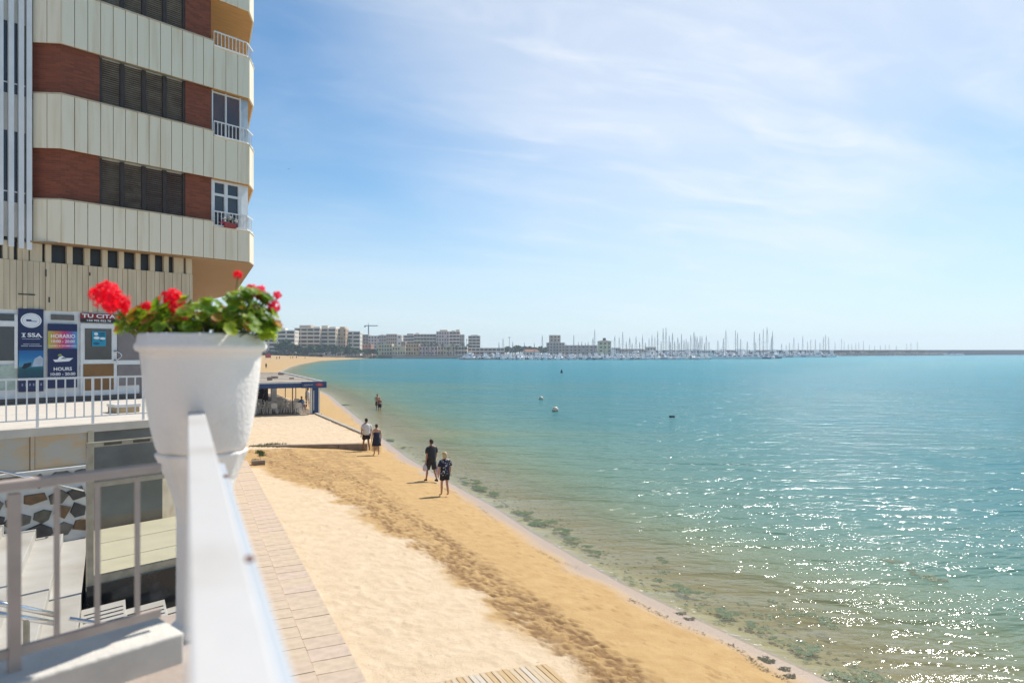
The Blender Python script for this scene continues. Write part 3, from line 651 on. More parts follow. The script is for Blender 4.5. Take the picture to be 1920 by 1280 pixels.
rail2('stair_handrail', 'short lower length of polished steel stair handrail near the pedestal', [a, b, c_], .026, [(b, 1.2)])
# kerb and left railing on the terrace
kb = thing('kerb', 'white kerb along the terrace under the left railing', 'kerb', b2w(0, 0, 0), BA)
strip('kerb_stone', mat('worn_white_paint', (.66, .62, .55), .75, .15, 3, .4, 25), kb, -4, bu(322, 3.62), 3.47, 3.78, 4.0, 4.30, bevel=.012)
lr = thing('balcony_railing', 'pinkish painted steel railing at the lower left joining the pedestal', 'railing', b2w(0, 3.62, 4.30), BA)
ue = bu(300, 3.62)
MB().box(-3, ue, -.030, .030, .79, .835).build('top_rail', M_tan, lr, bevel=.006)
MB().box(-3, ue, -.016, .016, .06, .10).build('bottom_rail', M_tan, lr)
for px in (258, 183, 107): x = bu(px, 3.62); MB().box(x-.010, x+.010, -.010, .010, .10, .775).build('baluster', M_tan, lr)
x = bu(27, 3.62); MB().box(x-.022, x+.022, -.022, .022, -.1, .775).build('post', M_tan, lr)
for k in range(1, 5): MB().box(x-.23*k-.010, x-.23*k+.010, -.010, .010, .10, .775).build('baluster', M_tan, lr)
# plaza
pl = bstruct('plaza'); uP = bu(306, 16.3)
m_ = MB(); m_.prism([(-8, 16.3), (uP, 16.3), w2b(.14, 20), w2b(.14, 50), (-8, 40)], 4.02, 4.15); m_.build('plaza_floor', M_plaza, pl)
m_ = MB(); m_.prism([(uP-.3, 16.62), (uP-.02, 16.62), w2b(.12, 20), w2b(.12, 50), w2b(-.3, 50), w2b(-.3, 20)], -.5, 4.02); m_.build('plaza_side_wall', M_conc, pl)
m_ = MB(); m_.box(-8, uP-.01, 16.28, 16.298, 3.98, 4.15); m_.build('plaza_edge', M_plaza, pl)
fr = thing('plaza_railing', 'white steel railing along the edge of the plaza in front of the shop', 'railing', b2w(0, 16.42, 4.15), BA)
zt = bz(130, 707, 16.42)-4.15
MB().box(-4, bu(276, 16.42), -.025, .025, zt-.04, zt).build('top_rail', M_alu, fr)
MB().box(-4, bu(276, 16.42), -.012, .012, .14, .165).build('bottom_rail', M_alu, fr)
for i, px in enumerate((12, 31, 51, 88, 106, 123, 141, 158, 191, 207, 222, 238, 254)):
    x = bu(px, 16.42); MB().box(x-.012, x+.012, -.01, .01, .165, zt-.04).build('baluster', M_alu, fr)
for px in (-30, -12): x = bu(px, 16.42); MB().box(x-.012, x+.012, -.01, .01, .165, zt-.04).build('baluster', M_alu, fr)
for px in (70.5, 174.5, 269): x = bu(px, 16.42); MB().box(x-.022, x+.022, -.02, .02, -.0, zt-.04).build('post', M_alu, fr)
vb_ = 18.6
bx0, bx1 = bu(219, vb_), bu(262, vb_); cb = thing('cable_box', 'tan box with a white lid standing on the plaza behind the railing', 'box', b2w((bx0+bx1)/2, vb_+.25, 4.15), BA)
hw = (bx1-bx0)/2; zl = bz(235, 758, vb_)-4.15
MB().box(-hw, hw, -.25, .35, 0, zl-.07).build('body', mat('tan_box', (.50, .36, .20), .7), cb); MB().box(-hw-.02, hw+.02, -.27, .37, zl-.07, zl).build('lid', M_white, cb)

# ---------------------------------------------------------------- apartment block with the shop
VF, VG = 23.65, 24.15
bd = thing('seafront_apartment_block', 'tall cream and red brick apartment block with a shop at street level, left', 'building', b2w(0, 0, 4.15), BA)
bd.location.z = 0
A_, B_, Cc = w2b(2.25, 27.5), w2b(2.39, 41.4), w2b(.59, 50)
u115, u62, u400, u467 = bu(115, VF), bu(62, 24.2), bu(401, VF), bu(468, VF)
zb = [bz(115, y_, VF) for y_ in (454.7, 278, 81, -117, -315)]; zt_ = [bz(115, y_, VF) for y_ in (374.5, 176.6, -21, -219, -417)]
TOP = zt_[4]
# core volumes
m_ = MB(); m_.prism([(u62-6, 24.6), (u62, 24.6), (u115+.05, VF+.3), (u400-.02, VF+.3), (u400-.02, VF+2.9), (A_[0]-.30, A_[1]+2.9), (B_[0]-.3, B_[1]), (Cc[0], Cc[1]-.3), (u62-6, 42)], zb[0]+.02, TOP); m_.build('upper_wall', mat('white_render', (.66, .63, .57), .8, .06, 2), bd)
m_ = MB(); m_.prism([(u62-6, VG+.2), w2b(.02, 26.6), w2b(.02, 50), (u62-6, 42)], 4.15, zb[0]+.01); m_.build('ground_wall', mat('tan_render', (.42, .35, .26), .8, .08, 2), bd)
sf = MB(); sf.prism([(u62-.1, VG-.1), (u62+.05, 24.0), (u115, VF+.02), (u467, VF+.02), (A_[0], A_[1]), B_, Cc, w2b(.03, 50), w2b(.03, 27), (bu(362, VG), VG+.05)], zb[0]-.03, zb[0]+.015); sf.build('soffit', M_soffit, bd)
# brick walls and shutters per storey
dv_ = .18
for i in range(4):
    z0, z1 = zt_[i]-.1, zb[i+1]+.1
    m_ = MB(); m_.prism([(u62, 24.2+dv_), (u115+.03, VF+dv_), (bu(187, VF+dv_), VF+dv_), (bu(187, VF+dv_), VF+.5), (u62, 24.6)], z0, z1); m_.build('brick_wall', M_brick, bd)
    m_ = MB(); m_.box(bu(348, VF+dv_), u400-.01, VF+dv_, VF+.5, z0, z1); m_.build('brick_wall', M_brick, bd)
    wf = MB(); ua, ub = bu(188, VF+dv_), bu(347, VF+dv_); wf.box(ua, ub, VF+.32, VF+.5, z0, z1)
    wn = wf.build('window', M_dark, bd); n_ = 4; w_ = (ub-ua)/n_
    zz0, zz1 = zt_[i]+.02, zb[i+1]-.02
    fm = MB()
    for k in range(n_+1): x = ua+w_*k; fm.box(x-.06, x+.06, VF+.20, VF+.33, zz0, zz1)
    fm.build('frame', mat('dark_brown_wood', (.05, .03, .022), .6, .2, 8), wn)
    for k in range(n_):
        if i == 3: continue
        sl_ = MB(); x0, x1 = ua+w_*k+.065, ua+w_*(k+1)-.065
        z = zz0+.05
        while z < zz1-.05:
            q0 = random.uniform(-.008, .008); sl_.face([(x0, VF+.22+q0, z), (x1, VF+.22+random.uniform(-.01, .01), z+random.uniform(-.006, .006)), (x1, VF+.28, z+.075), (x0, VF+.28, z+.075)]); z += .068
        tag(sl_.build('shutter', random.choice((M_shutter, M_shutter, mat('faded_shutter', (.27, .215, .165), .75, .2, 3, .4, 30, col2=(.13, .09, .065)), mat('mahogany_shutter', (.12, .055, .04), .65, .2, 2, .4, 30, col2=(.15, .11, .085)))), wn), kind='stuff')
    if i == 3:
        for k in range(n_): MB().box(ua+w_*k+.07, ua+w_*(k+1)-.07, VF+.26, VF+.30, zz0, zz1).build('shutter', mat('brown_blind', (.10, .07, .045), .7), wn)
# cladding bands: single boards
def board(parent, p0, p1, z0, z1, th=.05, m=None, name='cladding_panel'):
    p0 = Vector((p0[0], p0[1])); p1 = Vector((p1[0], p1[1])); d = (p1-p0).normalized(); nn = Vector((d.y, -d.x)); g_ = .009
    a, b = p0+d*g_, p1-d*g_; o_ = random.uniform(0, .006)
    m_ = MB(); m_.prism([tuple(a+nn*o_), tuple(b+nn*o_), tuple(b-nn*th), tuple(a-nn*th)], z0, z1); return m_.build(name, m or M_cream, parent, bevel=.006)
def run(parent, p0, p1, n_, z0, z1, **k):
    for i in range(n_):
        a = (p0[0]+(p1[0]-p0[0])*i/n_, p0[1]+(p1[1]-p0[1])*i/n_); b = (p0[0]+(p1[0]-p0[0])*(i+1)/n_, p0[1]+(p1[1]-p0[1])*(i+1)/n_); board(parent, a, b, z0, z1, **k)
K_ = (u467+.0, VF); K2 = A_
for i in range(5):
    z0, z1 = zb[i], zt_[i]; zl = z1-.19
    bk = MB(); bk.prism([(u62, 24.25), (u115, VF+.055), (u467, VF+.055), (A_[0]-.05, A_[1]+.02), (B_[0]-.06, B_[1]), (B_[0]-.3, B_[1]), (A_[0]-.3, A_[1]+.4), (u467-.3, VF+.35), (u115+.1, VF+.35), (u62, 24.62)], z0+.03, zl-.02)
    band = bk.build('balcony_band', mat('band_backing', (.40, .35, .27), .8), bd)
    run(bd, (u62, 24.2), (u115, VF), 2, z0, z1); run(bd, (u115, VF), (u400, VF), 13, z0, z1)
    run(bd, (u400, VF), K_, 3, z0, zl); run(bd, K_, K2, 1, z0, zl, name='corner_panel'); run(bd, K2, B_, 10, z0, zl); run(bd, B_, Cc, 6, z0, zl)
    cp = MB(); cp.prism([(u62, 24.17), (u115, VF-.03), (u400, VF-.03), (u400, VF+.3), (u115+.1, VF+.3), (u62, 24.5)], z1, z1+.035); cp.build('coping', mat('coping_stone', (.55, .47, .36), .8, .15, 5), band)
    cp = MB(); cp.prism([(u400, VF-.03), (u467+.01, VF-.03), (A_[0]+.03, A_[1]), (B_[0]+.03, B_[1]), (B_[0]-.25, B_[1]), (A_[0]-.3, A_[1]+.4), (u467-.3, VF+.3), (u400, VF+.3)], zl, zl+.03); cp.build('coping', M_cream, band)
# corner balconies above the bands
ug = bu(455, VF)
def corner_railing(i, white=False):
    z1 = zt_[i]-.16; t_ = thing_b('balcony_rail', {0: 'light metal balcony railing with a red flower basket below the white French window', 1: 'pale metal railing in front of the glazed second floor corner balcony', 2: 'pale metal railing of the open corner balcony under the wooden ceiling'}[i], 'railing', 0, 0, 0); t_.parent = None
    h_ = .55; pts = [(u400+.04, VF+.06), (bu(463, VF+.06), VF+.06), (A_[0]-.12, A_[1]-.15)]
    for zz in (z1+.06, z1+h_):
        mm = MB()
        for a, b in zip(pts[:-1], pts[1:]): mm.bar((a[0], a[1], zz), (b[0], b[1], zz), .04)
        mm.build('rail', M_alu, t_)
    n_ = 9
    for k in range(n_+1):
        x = pts[0][0]+(pts[1][0]-pts[0][0])*k/n_; MB().box(x-.012, x+.012, VF+.05, VF+.07, z1+.06, z1+h_).build('baluster', M_alu, t_)
    for k in range(1, 4):
        x = pts[1][0]+(pts[2][0]-pts[1][0])*k/4; y = pts[1][1]+(pts[2][1]-pts[1][1])*k/4; MB().box(x-.012, x+.012, y-.012, y+.012, z1+.06, z1+h_).build('baluster', M_alu, t_)
    return t_
r0 = corner_railing(0); corner_railing(1); corner_railing(2)
def glaz(i, white):
    z0, z1 = zt_[i]-.16, zb[i+1]+.0; ua, ub = u400+.03, ug+.05; v_ = VF+.22
    wn = MB().box(ua, ub, v_+.05, v_+.08, z0, z1).build('window', M_glass if white else mat('brown_window_glass', (.11, .055, .035), .1, .25, .8, spec=.8, col2=(.03, .03, .045)), bd)
    fm = MB(); um = (ua+ub)/2-.02; w_ = .085 if white else .045
    for x in (ua+w_/2, um, ub-w_/2): fm.box(x-w_/2*(1.4 if white else 1), x+w_/2*(1.4 if white else 1), v_-.02, v_+.06, z0, z1)
    for zz in (z0+.05, z1-.06)+((z1-.52,) if white else ()): fm.box(ua, ub, v_-.015, v_+.055, zz-w_/2, zz+w_/2)
    fm.build('frame', M_alu, wn)
    # side glazing turning the corner
    sd = MB(); sd.prism([(ub, v_), (ub+.3, v_+.05), (A_[0]-.35, A_[1]+.3), (ub, VF+1.2)], z0, z1); sd.build('side_window', M_alu if white else mat('pale_side_glass', (.45, .50, .55), .1, .2, 2, spec=.8), bd)
glaz(0, True); glaz(1, False); glaz(3, False)
for i in range(1, 5):
    m_ = MB(); m_.prism([(u400, VF+.06), (u467-.02, VF+.06), (A_[0]-.06, A_[1]), (B_[0]-.1, B_[1]), (B_[0]-1, B_[1]), (u400, VF+2.95)], zb[i]-.012, zb[i]+.015); m_.build('balcony_ceiling', mat('wood_ceiling', (.60, .30, .075), .6, .15, 3, .5, 12, stretch=(.6, 14, 1)), bd)
# flower basket on the first balcony
fb = thing_b('window_box', 'small red trough of flowers on the first floor corner balcony', 'flower box', bu(433, VF), VF+.0, zt_[0]-.13)
MB().box(-.22, .2, -.04, .12, .0, .17).build('trough', mat('red_trough', (.38, .05, .045), .6), fb)
for (x, z, m, s_) in ((-.1, .28, 'green', .10), (.1, .30, 'green', .11), (0, .36, 'white', .07), (-.28, .16, 'pink', .08), (.22, .30, 'white', .06), (-.2, .3, 'white', .05)):
    mm = MB()
    for _ in range(40):
        c_ = Vector((x, .04, z))+Vector([random.gauss(0, s_*.5) for _ in range(3)]); d = Vector([random.gauss(0, 1) for _ in range(3)]).normalized()*.03; e_ = d.orthogonal().normalized()*.02; mm.face([c_-d, c_+e_, c_+d, c_-e_])
    mm.build('blossom' if m != 'green' else 'foliage', {'green': mat('box_leaf', (.06, .10, .03), .6), 'white': M_white, 'pink': mat('pink_blossom', (.6, .12, .2), .6)}[m], fb)
# fin tower at far left
VT = 24.22
m_ = MB(); m_.box(u62-6, u62-.01, VT, VT+.4, zb[0]+.1, TOP); m_.build('tower_wall', mat('pale_tower_render', (.74, .70, .62), .7, .06, 2), bd)
fin_px = (-52, -36, -18, 2, 22, 41, 56)
for px in fin_px:
    x = bu(px, VT-.16); m_ = MB(); m_.box(x-.068, x+.068, VT-.16, VT-.005, bz(px, 458+px*.18, VT-.16), TOP); m_.build('fin', mat('white_fin', (.76, .75, .74), .6, .05, 2), bd, bevel=.01)
for i in range(5):
    yb, ytp = (380, 248) if i == 0 else (178-199*(i-1)*1.0, 45-199*(i-1)*1.0)
    for px, w_ in ((-27, .26), (-8, .26), (12.5, .24), (32, .22), (48.5, .16)):
        x = bu(px, VT); z0, z1 = bz(32, yb, VT), bz(32, ytp, VT)
        wn = MB().box(x-w_/2, x+w_/2, VT-.012, VT-.004, z0, z1).build('window', M_glass, bd)
        MB().box(x-w_/2, x+w_/2, VT-.02, VT-.013, z0+.28, z0+.32).build('transom', M_alu, wn)
# ground floor: ventilation slots with posts, planks, shop front
ztp = bz(200, 501, VG); zpl = bz(140, 584, VG); zso = zb[0]-.03
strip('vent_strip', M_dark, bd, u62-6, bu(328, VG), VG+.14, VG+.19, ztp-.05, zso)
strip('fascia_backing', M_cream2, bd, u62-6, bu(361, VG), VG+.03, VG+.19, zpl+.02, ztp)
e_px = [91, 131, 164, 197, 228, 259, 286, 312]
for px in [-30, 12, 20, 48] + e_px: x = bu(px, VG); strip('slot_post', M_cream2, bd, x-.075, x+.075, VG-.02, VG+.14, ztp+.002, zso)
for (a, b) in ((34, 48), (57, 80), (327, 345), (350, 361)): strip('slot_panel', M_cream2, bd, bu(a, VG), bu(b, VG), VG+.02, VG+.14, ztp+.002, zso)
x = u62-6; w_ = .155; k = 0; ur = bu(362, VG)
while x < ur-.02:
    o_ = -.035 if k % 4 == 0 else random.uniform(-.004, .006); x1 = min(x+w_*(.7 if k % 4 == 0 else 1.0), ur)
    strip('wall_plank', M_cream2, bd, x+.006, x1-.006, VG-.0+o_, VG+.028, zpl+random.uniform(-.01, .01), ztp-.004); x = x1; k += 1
for (px, py, w_, h_) in ((50, 552, .42, .035), (86, 512, .03, .22), (168, 514, .04, .10), (92, 562, .04, .16)): x = bu(px, VG); z = bz(px, py, VG); strip('rust_mark', M_dark, bd, x-w_/2, x+w_/2, VG-.043, VG-.036, z-h_/2, z+h_/2)
# shop front
VS = 24.16
def sp(name, m, px0, px1, py0, py1, v=VS, th=.02, parent=None, ref=None):
    u0, u1 = bu(px0, v), bu(px1, v); r_ = ref or (px0+px1)/2; z1, z0 = bz(r_, py0, v), bz(r_, py1, v)
    return MB().box(u0, u1, v-th, v+th, z0, z1).build(name, m, parent or shop)
shop = bd
strip('shop_wall', M_alu, bd, u62-6, bu(262, VS), VS+.02, VS+.06, 4.16, zpl+.02)
strip('shop_wall', mat('grey_brown_wall', (.24, .20, .19), .8, .08, 3), bd, bu(262, VS), bu(361, VS), VS+.02, VS+.06, 4.16, zpl+.02)
strip('shop_plinth', mat('dark_plinth', (.16, .13, .11), .8), bd, u62-6, bu(361, VS), VS-.05, VS+.02, 4.16, 4.30)
o = sp('shop_window', M_glass, -60, 27, 612, 676); sp('frame', M_alu, -60, 33, 601, 611, th=.05, parent=o); sp('frame', M_alu, 27, 33, 590, 690, th=.04, parent=o)
sp('shop_window', M_glass, -60, 27, 587, 600); sp('apron_panel', mat('pale_green_panel', (.42, .50, .43), .5), -60, 32, 684, 732)
sp('vent_window', mat('vent_glass', (.13, .11, .10), .2), 96, 139, 590, 600, th=.03)
dr = thing_b('shop_door', 'white aluminium shop door with a glass pane above a brown panel', 'door', 0, 0, 0)
sp('frame', M_alu, 151, 219, 607, 744, th=.022, parent=dr); sp('pane', mat('door_glass', (.07, .058, .052), .08, .2, 1.5, spec=.8), 159, 209, 616, 674, th=.035, parent=dr); sp('panel', mat('brown_panel', (.235, .115, .035), .6, .1, 3), 156, 213, 682, 731, th=.035, parent=dr)
v_ = VS-.06; u_ = bu(217, v_); z0, z1 = bz(217, 675, v_), bz(217, 658, v_)
MB().tube([(u_+.16*math.sin(math.pi*k/8), v_-.05-.02*math.sin(math.pi*k/8), z0+(z1-z0)*(k/8)) for k in range(9)], .014, 8).build('handle', M_steel, dr, smooth=True)
for z in (z0, z1): MB().box(u_-.04, u_+.02, v_-.06, v_+.05, z-.012, z+.012).build('handle_mount', M_dark, dr)
for y_ in (622, 656, 690, 725): sp('hinge', M_alu, 150.5, 153, y_-3, y_+3, th=.045, parent=dr)
gp = mat('grey_shop_panel', (.24, .21, .205), .6, .08, 3)
sp('shop_panel', gp, 221, 262, 622, 674, th=.03); sp('shop_panel', gp, 221, 262, 684, 722, th=.03); sp('frame_bar', M_alu, 219, 262, 675, 683, th=.04)
# signs and lettering
def text(body, size, m, parent, loc, sx=1.0, ext=.002, name='lettering', align='CENTER', off=0.0):
    cu = bpy.data.curves.new('t', 'FONT'); cu.body = body; cu.size = size; cu.extrude = ext; cu.align_x = align; cu.align_y = 'CENTER'; cu.resolution_u = 3; cu.offset = off
    ob = bpy.data.objects.new('t', cu); C.objects.link(ob)
    dg = bpy.context.evaluated_depsgraph_get(); me = bpy.data.meshes.new_from_object(ob.evaluated_get(dg)); bpy.data.objects.remove(ob)
    me.materials.clear(); me.materials.append(m); me.name = name
    o = link(name, me, parent, loc); o.rotation_euler = (R(90), 0, 0); o.scale = (sx, 1, 1); return o
M_print = mat('white_print', (.80, .80, .80), .5, .01)
def sign(name, label, px0, px1, py0, py1, m, v=VS-.045):
    u0, u1 = bu(px0, v), bu(px1, v); r_ = (px0+px1)/2; z1, z0 = bz(r_, py0, v), bz(r_, py1, v)
    s_ = thing_b(name, label, 'sign', (u0+u1)/2, v, z0)
    MB().box(-(u1-u0)/2, (u1-u0)/2, -.012, .012, 0, z1-z0).build('board', m, s_); return s_, u1-u0, z1-z0
s1, W, H = sign('shop_banner', 'tall navy banner with a round white emblem, ISSA lettering and a yacht picture', 35, 82, 579, 734, M_navy)
fy = lambda f: H*(1-f)
def disc(rx, rz, m, y, name, z, par, x=0, inner=None, k=36):
    m_ = MB(); 
    if inner:
        m_.v = [(x+rx*math.cos(6.2832*i/k), y, z+rz*math.sin(6.2832*i/k)) for i in range(k)]+[(x+rx*inner*math.cos(6.2832*i/k), y, z+rz*inner*math.sin(6.2832*i/k)) for i in range(k)]
        m_.f = [(i, (i+1) % k, k+(i+1) % k, k+i) for i in range(k)]; m_.m = [0]*k
    else: m_.face([(x+rx*math.cos(6.2832*i/k), y, z+rz*math.sin(6.2832*i/k)) for i in range(k)])
    return m_.build(name, m, par)
ez = fy(.14); em = disc(.42*W, .088*H, M_print, -.0145, 'emblem', ez, s1); M_nv2 = mat('navy_ink', (.01, .02, .10), .5, .01)
disc(.36*W, .075*H, mat('emblem_blue', (.20, .27, .38), .5), -.0155, 'ring', ez, s1, inner=.95); disc(.30*W, .060*H, mat('emblem_face', (.70, .73, .76), .5, .01), -.0160, 'emblem_face', ez, s1)
m_ = MB(); m_.face([(-.21*W, -.017, ez+.012*H), (.0, -.017, ez+.012*H), (.03*W, -.017, ez-.012*H), (-.19*W, -.017, ez-.012*H)]); m_.face([(.0, -.017, ez-.006*H), (.24*W, -.017, ez-.006*H), (.20*W, -.017, ez-.014*H), (.03*W, -.017, ez-.014*H)]); m_.build('emblem_boat', M_nv2, s1)
text('SSA', .066*H, M_print, s1, (.125*W, -.015, fy(.318)), 2.12*W/.9*.92, off=.004)
m_ = MB()
for (x0_, x1_, z0_, z1_) in ((-.335, -.265, -.024, .024), (-.385, -.215, .018, .025), (-.385, -.215, -.025, -.018), (.22, .31, -.026, -.021), (.36, .45, -.026, -.021)): m_.box(x0_*W, x1_*W, -.0155, -.0135, fy(.318)+z0_*H, fy(.318)+z1_*H)
m_.build('letter', M_print, s1)
m_ = MB()
for (fz, hh_, segs) in ((.363, .006, ((-.36, .36),)), (.425, .007, ((-.32, -.06), (-.03, .34))), (.447, .009, ((-.40, -.12), (-.09, .42)))):
    for a_, b_ in segs: m_.box(a_*W, b_*W, -.0150, -.0135, fy(fz)-hh_*H/2, fy(fz)+hh_*H/2)
m_.build('fine_print', mat('dim_print2', (.45, .48, .56), .5), s1)
ph = MB(); ph.face([(-.5*W, -.0135, fy(.84)), (.5*W, -.0135, fy(.84)), (.5*W, -.0135, fy(.5)), (-.5*W, -.0135, fy(.5))])
M_ph, t, n, l, p = attr_nodes('photo_print', .4); cx = n.new('ShaderNodeTexCoord').outputs['Generated']; sx_ = n.new('ShaderNodeSeparateXYZ'); l.new(cx, sx_.inputs[0])
cr = n.new('ShaderNodeValToRGB'); e = cr.color_ramp.elements; e[0].color = (.004, .03, .07, 1); e[1].position = 1; e[1].color = (.006, .09, .30, 1)
for q_, k in ((.30, (.004, .055, .08)), (.40, (.008, .12, .15)), (.43, (.10, .26, .38)), (.55, (.05, .25, .45)), (.75, (.012, .15, .40))): x = e.new(q_); x.color = k+(1,)
l.new(sx_.outputs['Z'], cr.inputs[0]); l.new(mixc(n, l, nmath(n, l, 'MULTIPLY', noise(n, l, cx, 9, 4), .25), cr.outputs[0], (.02, .18, .25)), p.inputs['Base Color'])
pht = ph.build('picture', M_ph, s1)
m_ = MB(); m_.face([(.02*W, -.015, fy(.70)), (.46*W, -.015, fy(.69)), (.49*W, -.015, fy(.60)), (.36*W, -.015, fy(.565)), (.14*W, -.015, fy(.60))]); m_.build('sail', mat('sail_print', (.42, .50, .60), .5), s1)
m_ = MB(); m_.face([(-.38*W, -.0147, fy(.715)), (-.28*W, -.0147, fy(.66)), (.02*W, -.0147, fy(.645)), (-.02*W, -.0147, fy(.69)), (-.26*W, -.0147, fy(.725))]); m_.build('hull', mat('hull_print', (.008, .02, .04), .5), s1)
m_ = MB()
for k in range(6): x = (-.38+.15*k)*W; m_.box(x, x+.06*W, -.0145, -.0125, fy(.93), fy(.90))
m_.build('fine_print', mat('dim_print', (.25, .30, .45), .5), s1)
s2, W, H = sign('hours_banner', 'navy banner with HORARIO and HOURS opening times and a small motorboat', 90, 145, 607, 727, M_navy, v=VS-.05)
M_rb, t, n, l, p = attr_nodes('rainbow_print', .45); cx = n.new('ShaderNodeTexCoord').outputs['Generated']; sx_ = n.new('ShaderNodeSeparateXYZ'); l.new(cx, sx_.inputs[0]); cr = n.new('ShaderNodeValToRGB'); e = cr.color_ramp.elements
e[0].color = (.42, .42, .06, 1); e[1].color = (.03, .32, .55, 1)
for q_, k in ((.25, (.60, .22, .06)), (.55, (.55, .03, .16)), (.8, (.22, .10, .36))): x = e.new(q_); x.color = k+(1,)
l.new(sx_.outputs['X'], cr.inputs[0]); l.new(cr.outputs[0], p.inputs['Base Color'])
MB().box(-.5*W, .5*W, -.016, -.0125, fy(.385), fy(.115)).build('colour_strip', M_rb, s2)
text('HORARIO', .082*H, M_print, s2, (.01*W, -.017, fy(.195)), 1.17*W, off=.003); text('10:00 - 20:00', .062*H, M_print, s2, (0.0*W, -.017, fy(.275)), 1.28*W, off=.002); text('LUNES A DOMINGO', .034*H, M_print, s2, (0, -.017, fy(.345)), 1.55*W, off=.001)
bt = MB(); y_ = -.0145; bt.face([(-.33*W, y_, fy(.560)), (-.26*W, y_, fy(.595)), (.22*W, y_, fy(.585)), (.36*W, y_, fy(.535)), (.10*W, y_, fy(.535)), (-.02*W, y_, fy(.50)), (-.12*W, y_, fy(.515)), (-.18*W, y_, fy(.555))]); bt.build('boat_picture', M_print, s2)
bt = MB(); bt.face([(-.17*W, -.0155, fy(.505)), (-.02*W, -.0155, fy(.495)), (-.06*W, -.0155, fy(.47)), (-.15*W, -.0155, fy(.475))]); bt.build('boat_top', mat('olive_print', (.35, .38, .10), .5), s2)
bt = MB(); bt.face([(-.08*W, -.0155, fy(.545)), (.14*W, -.0155, fy(.548)), (.02*W, -.0155, fy(.525))]); bt.build('boat_window', M_nv2, s2)
text('HOURS', .072*H, M_print, s2, (0, -.015, fy(.705)), 1.35*W, off=.003); text('10:00 - 20:00', .062*H, M_print, s2, (0, -.015, fy(.785)), 1.35*W, off=.002); text('MONDAY TO SUNDAY', .036*H, M_print, s2, (0, -.015, fy(.84)), 1.48*W, off=.001)
s3, W, H = sign('red_sign', 'red and black TU CITA sign with a phone number above the shop door', 151, 233, 588, 605, mat('red_print', (.26, .018, .022), .5), v=VS-.05)
MB().box(-.5*W, .5*W, -.0145, -.0125, 0, .40*H).build('black_strip', M_dark, s3)
text('TU CITA', .55*H, M_print, s3, (-.09*W, -.015, .69*H), 1.55, off=.004); text('+34 702 022 70', .28*H, M_print, s3, (-.09*W, -.016, .2*H), 1.35, off=.002)
s4, W, H = sign('door_poster', 'small blue poster with white shapes stuck on the glass of the shop door', 173, 199, 621, 649, mat('cyan_print', (.02, .30, .46), .5), v=VS-.055)
for (x, z, w_, h_, c_) in ((-.22, .82, .14, .10, 'w'), (.2, .86, .26, .06, 'd'), (.2, .72, .26, .05, 'd'), (-.18, .56, .22, .09, 'w'), (.26, .52, .2, .08, 'w'), (.15, .38, .12, .05, 'd'), (-.2, .18, .24, .10, 'd')):
    disc(w_*W, h_*H, M_print if c_ == 'w' else mat('teal_print', (.01, .12, .24), .5), -.014, 'poster_mark', z*H, s4, x*W, k=14)
# ---------------------------------------------------------------- people
SKIN = {'tan': mat('tanned_skin', (.42, .21, .12), .55, .06, 12), 'fair': mat('sunburnt_skin', (.50, .26, .17), .55, .06, 12), 'brown': mat('brown_skin', (.28, .13, .07), .55, .06, 12)}
M_blackcloth = mat('black_cloth', (.012, .012, .016), .85, .2, 12); M_charcoal = mat('charcoal_cloth', (.03, .03, .035), .85, .2, 12)
M_whitecloth = mat('white_cloth', (.72, .69, .68), .85, .06, 10); M_navycloth = mat('navy_cloth', (.012, .018, .05), .85, .2, 12)
M_brownhair = mat('brown_hair', (.05, .03, .018), .7, .3, 30); M_blond = mat('blond_hair', (.62, .47, .26), .6, .2, 30); M_darkhair = mat('dark_hair', (.015, .012, .01), .7, .3, 30)
M_bag = mat('translucent_bag', (.68, .62, .66), .5, .1, 10)
def skin_mesh(pts, edges, root=0):
    me = bpy.data.meshes.new('s'); me.from_pydata([p[0] for p in pts], edges, []); o = bpy.data.objects.new('s', me); C.objects.link(o)
    md = o.modifiers.new('k', 'SKIN'); md.use_smooth_shade = True; sv = me.skin_vertices[0].data
    for i, p in enumerate(pts): sv[i].radius = p[1] if isinstance(p[1], tuple) else (p[1], p[1]); sv[i].use_root = (i == root)
    s_ = o.modifiers.new('u', 'SUBSURF'); s_.levels = 1; s_.render_levels = 1
    dg = bpy.context.evaluated_depsgraph_get(); r_ = bpy.data.meshes.new_from_object(o.evaluated_get(dg)); bpy.data.objects.remove(o); return r_
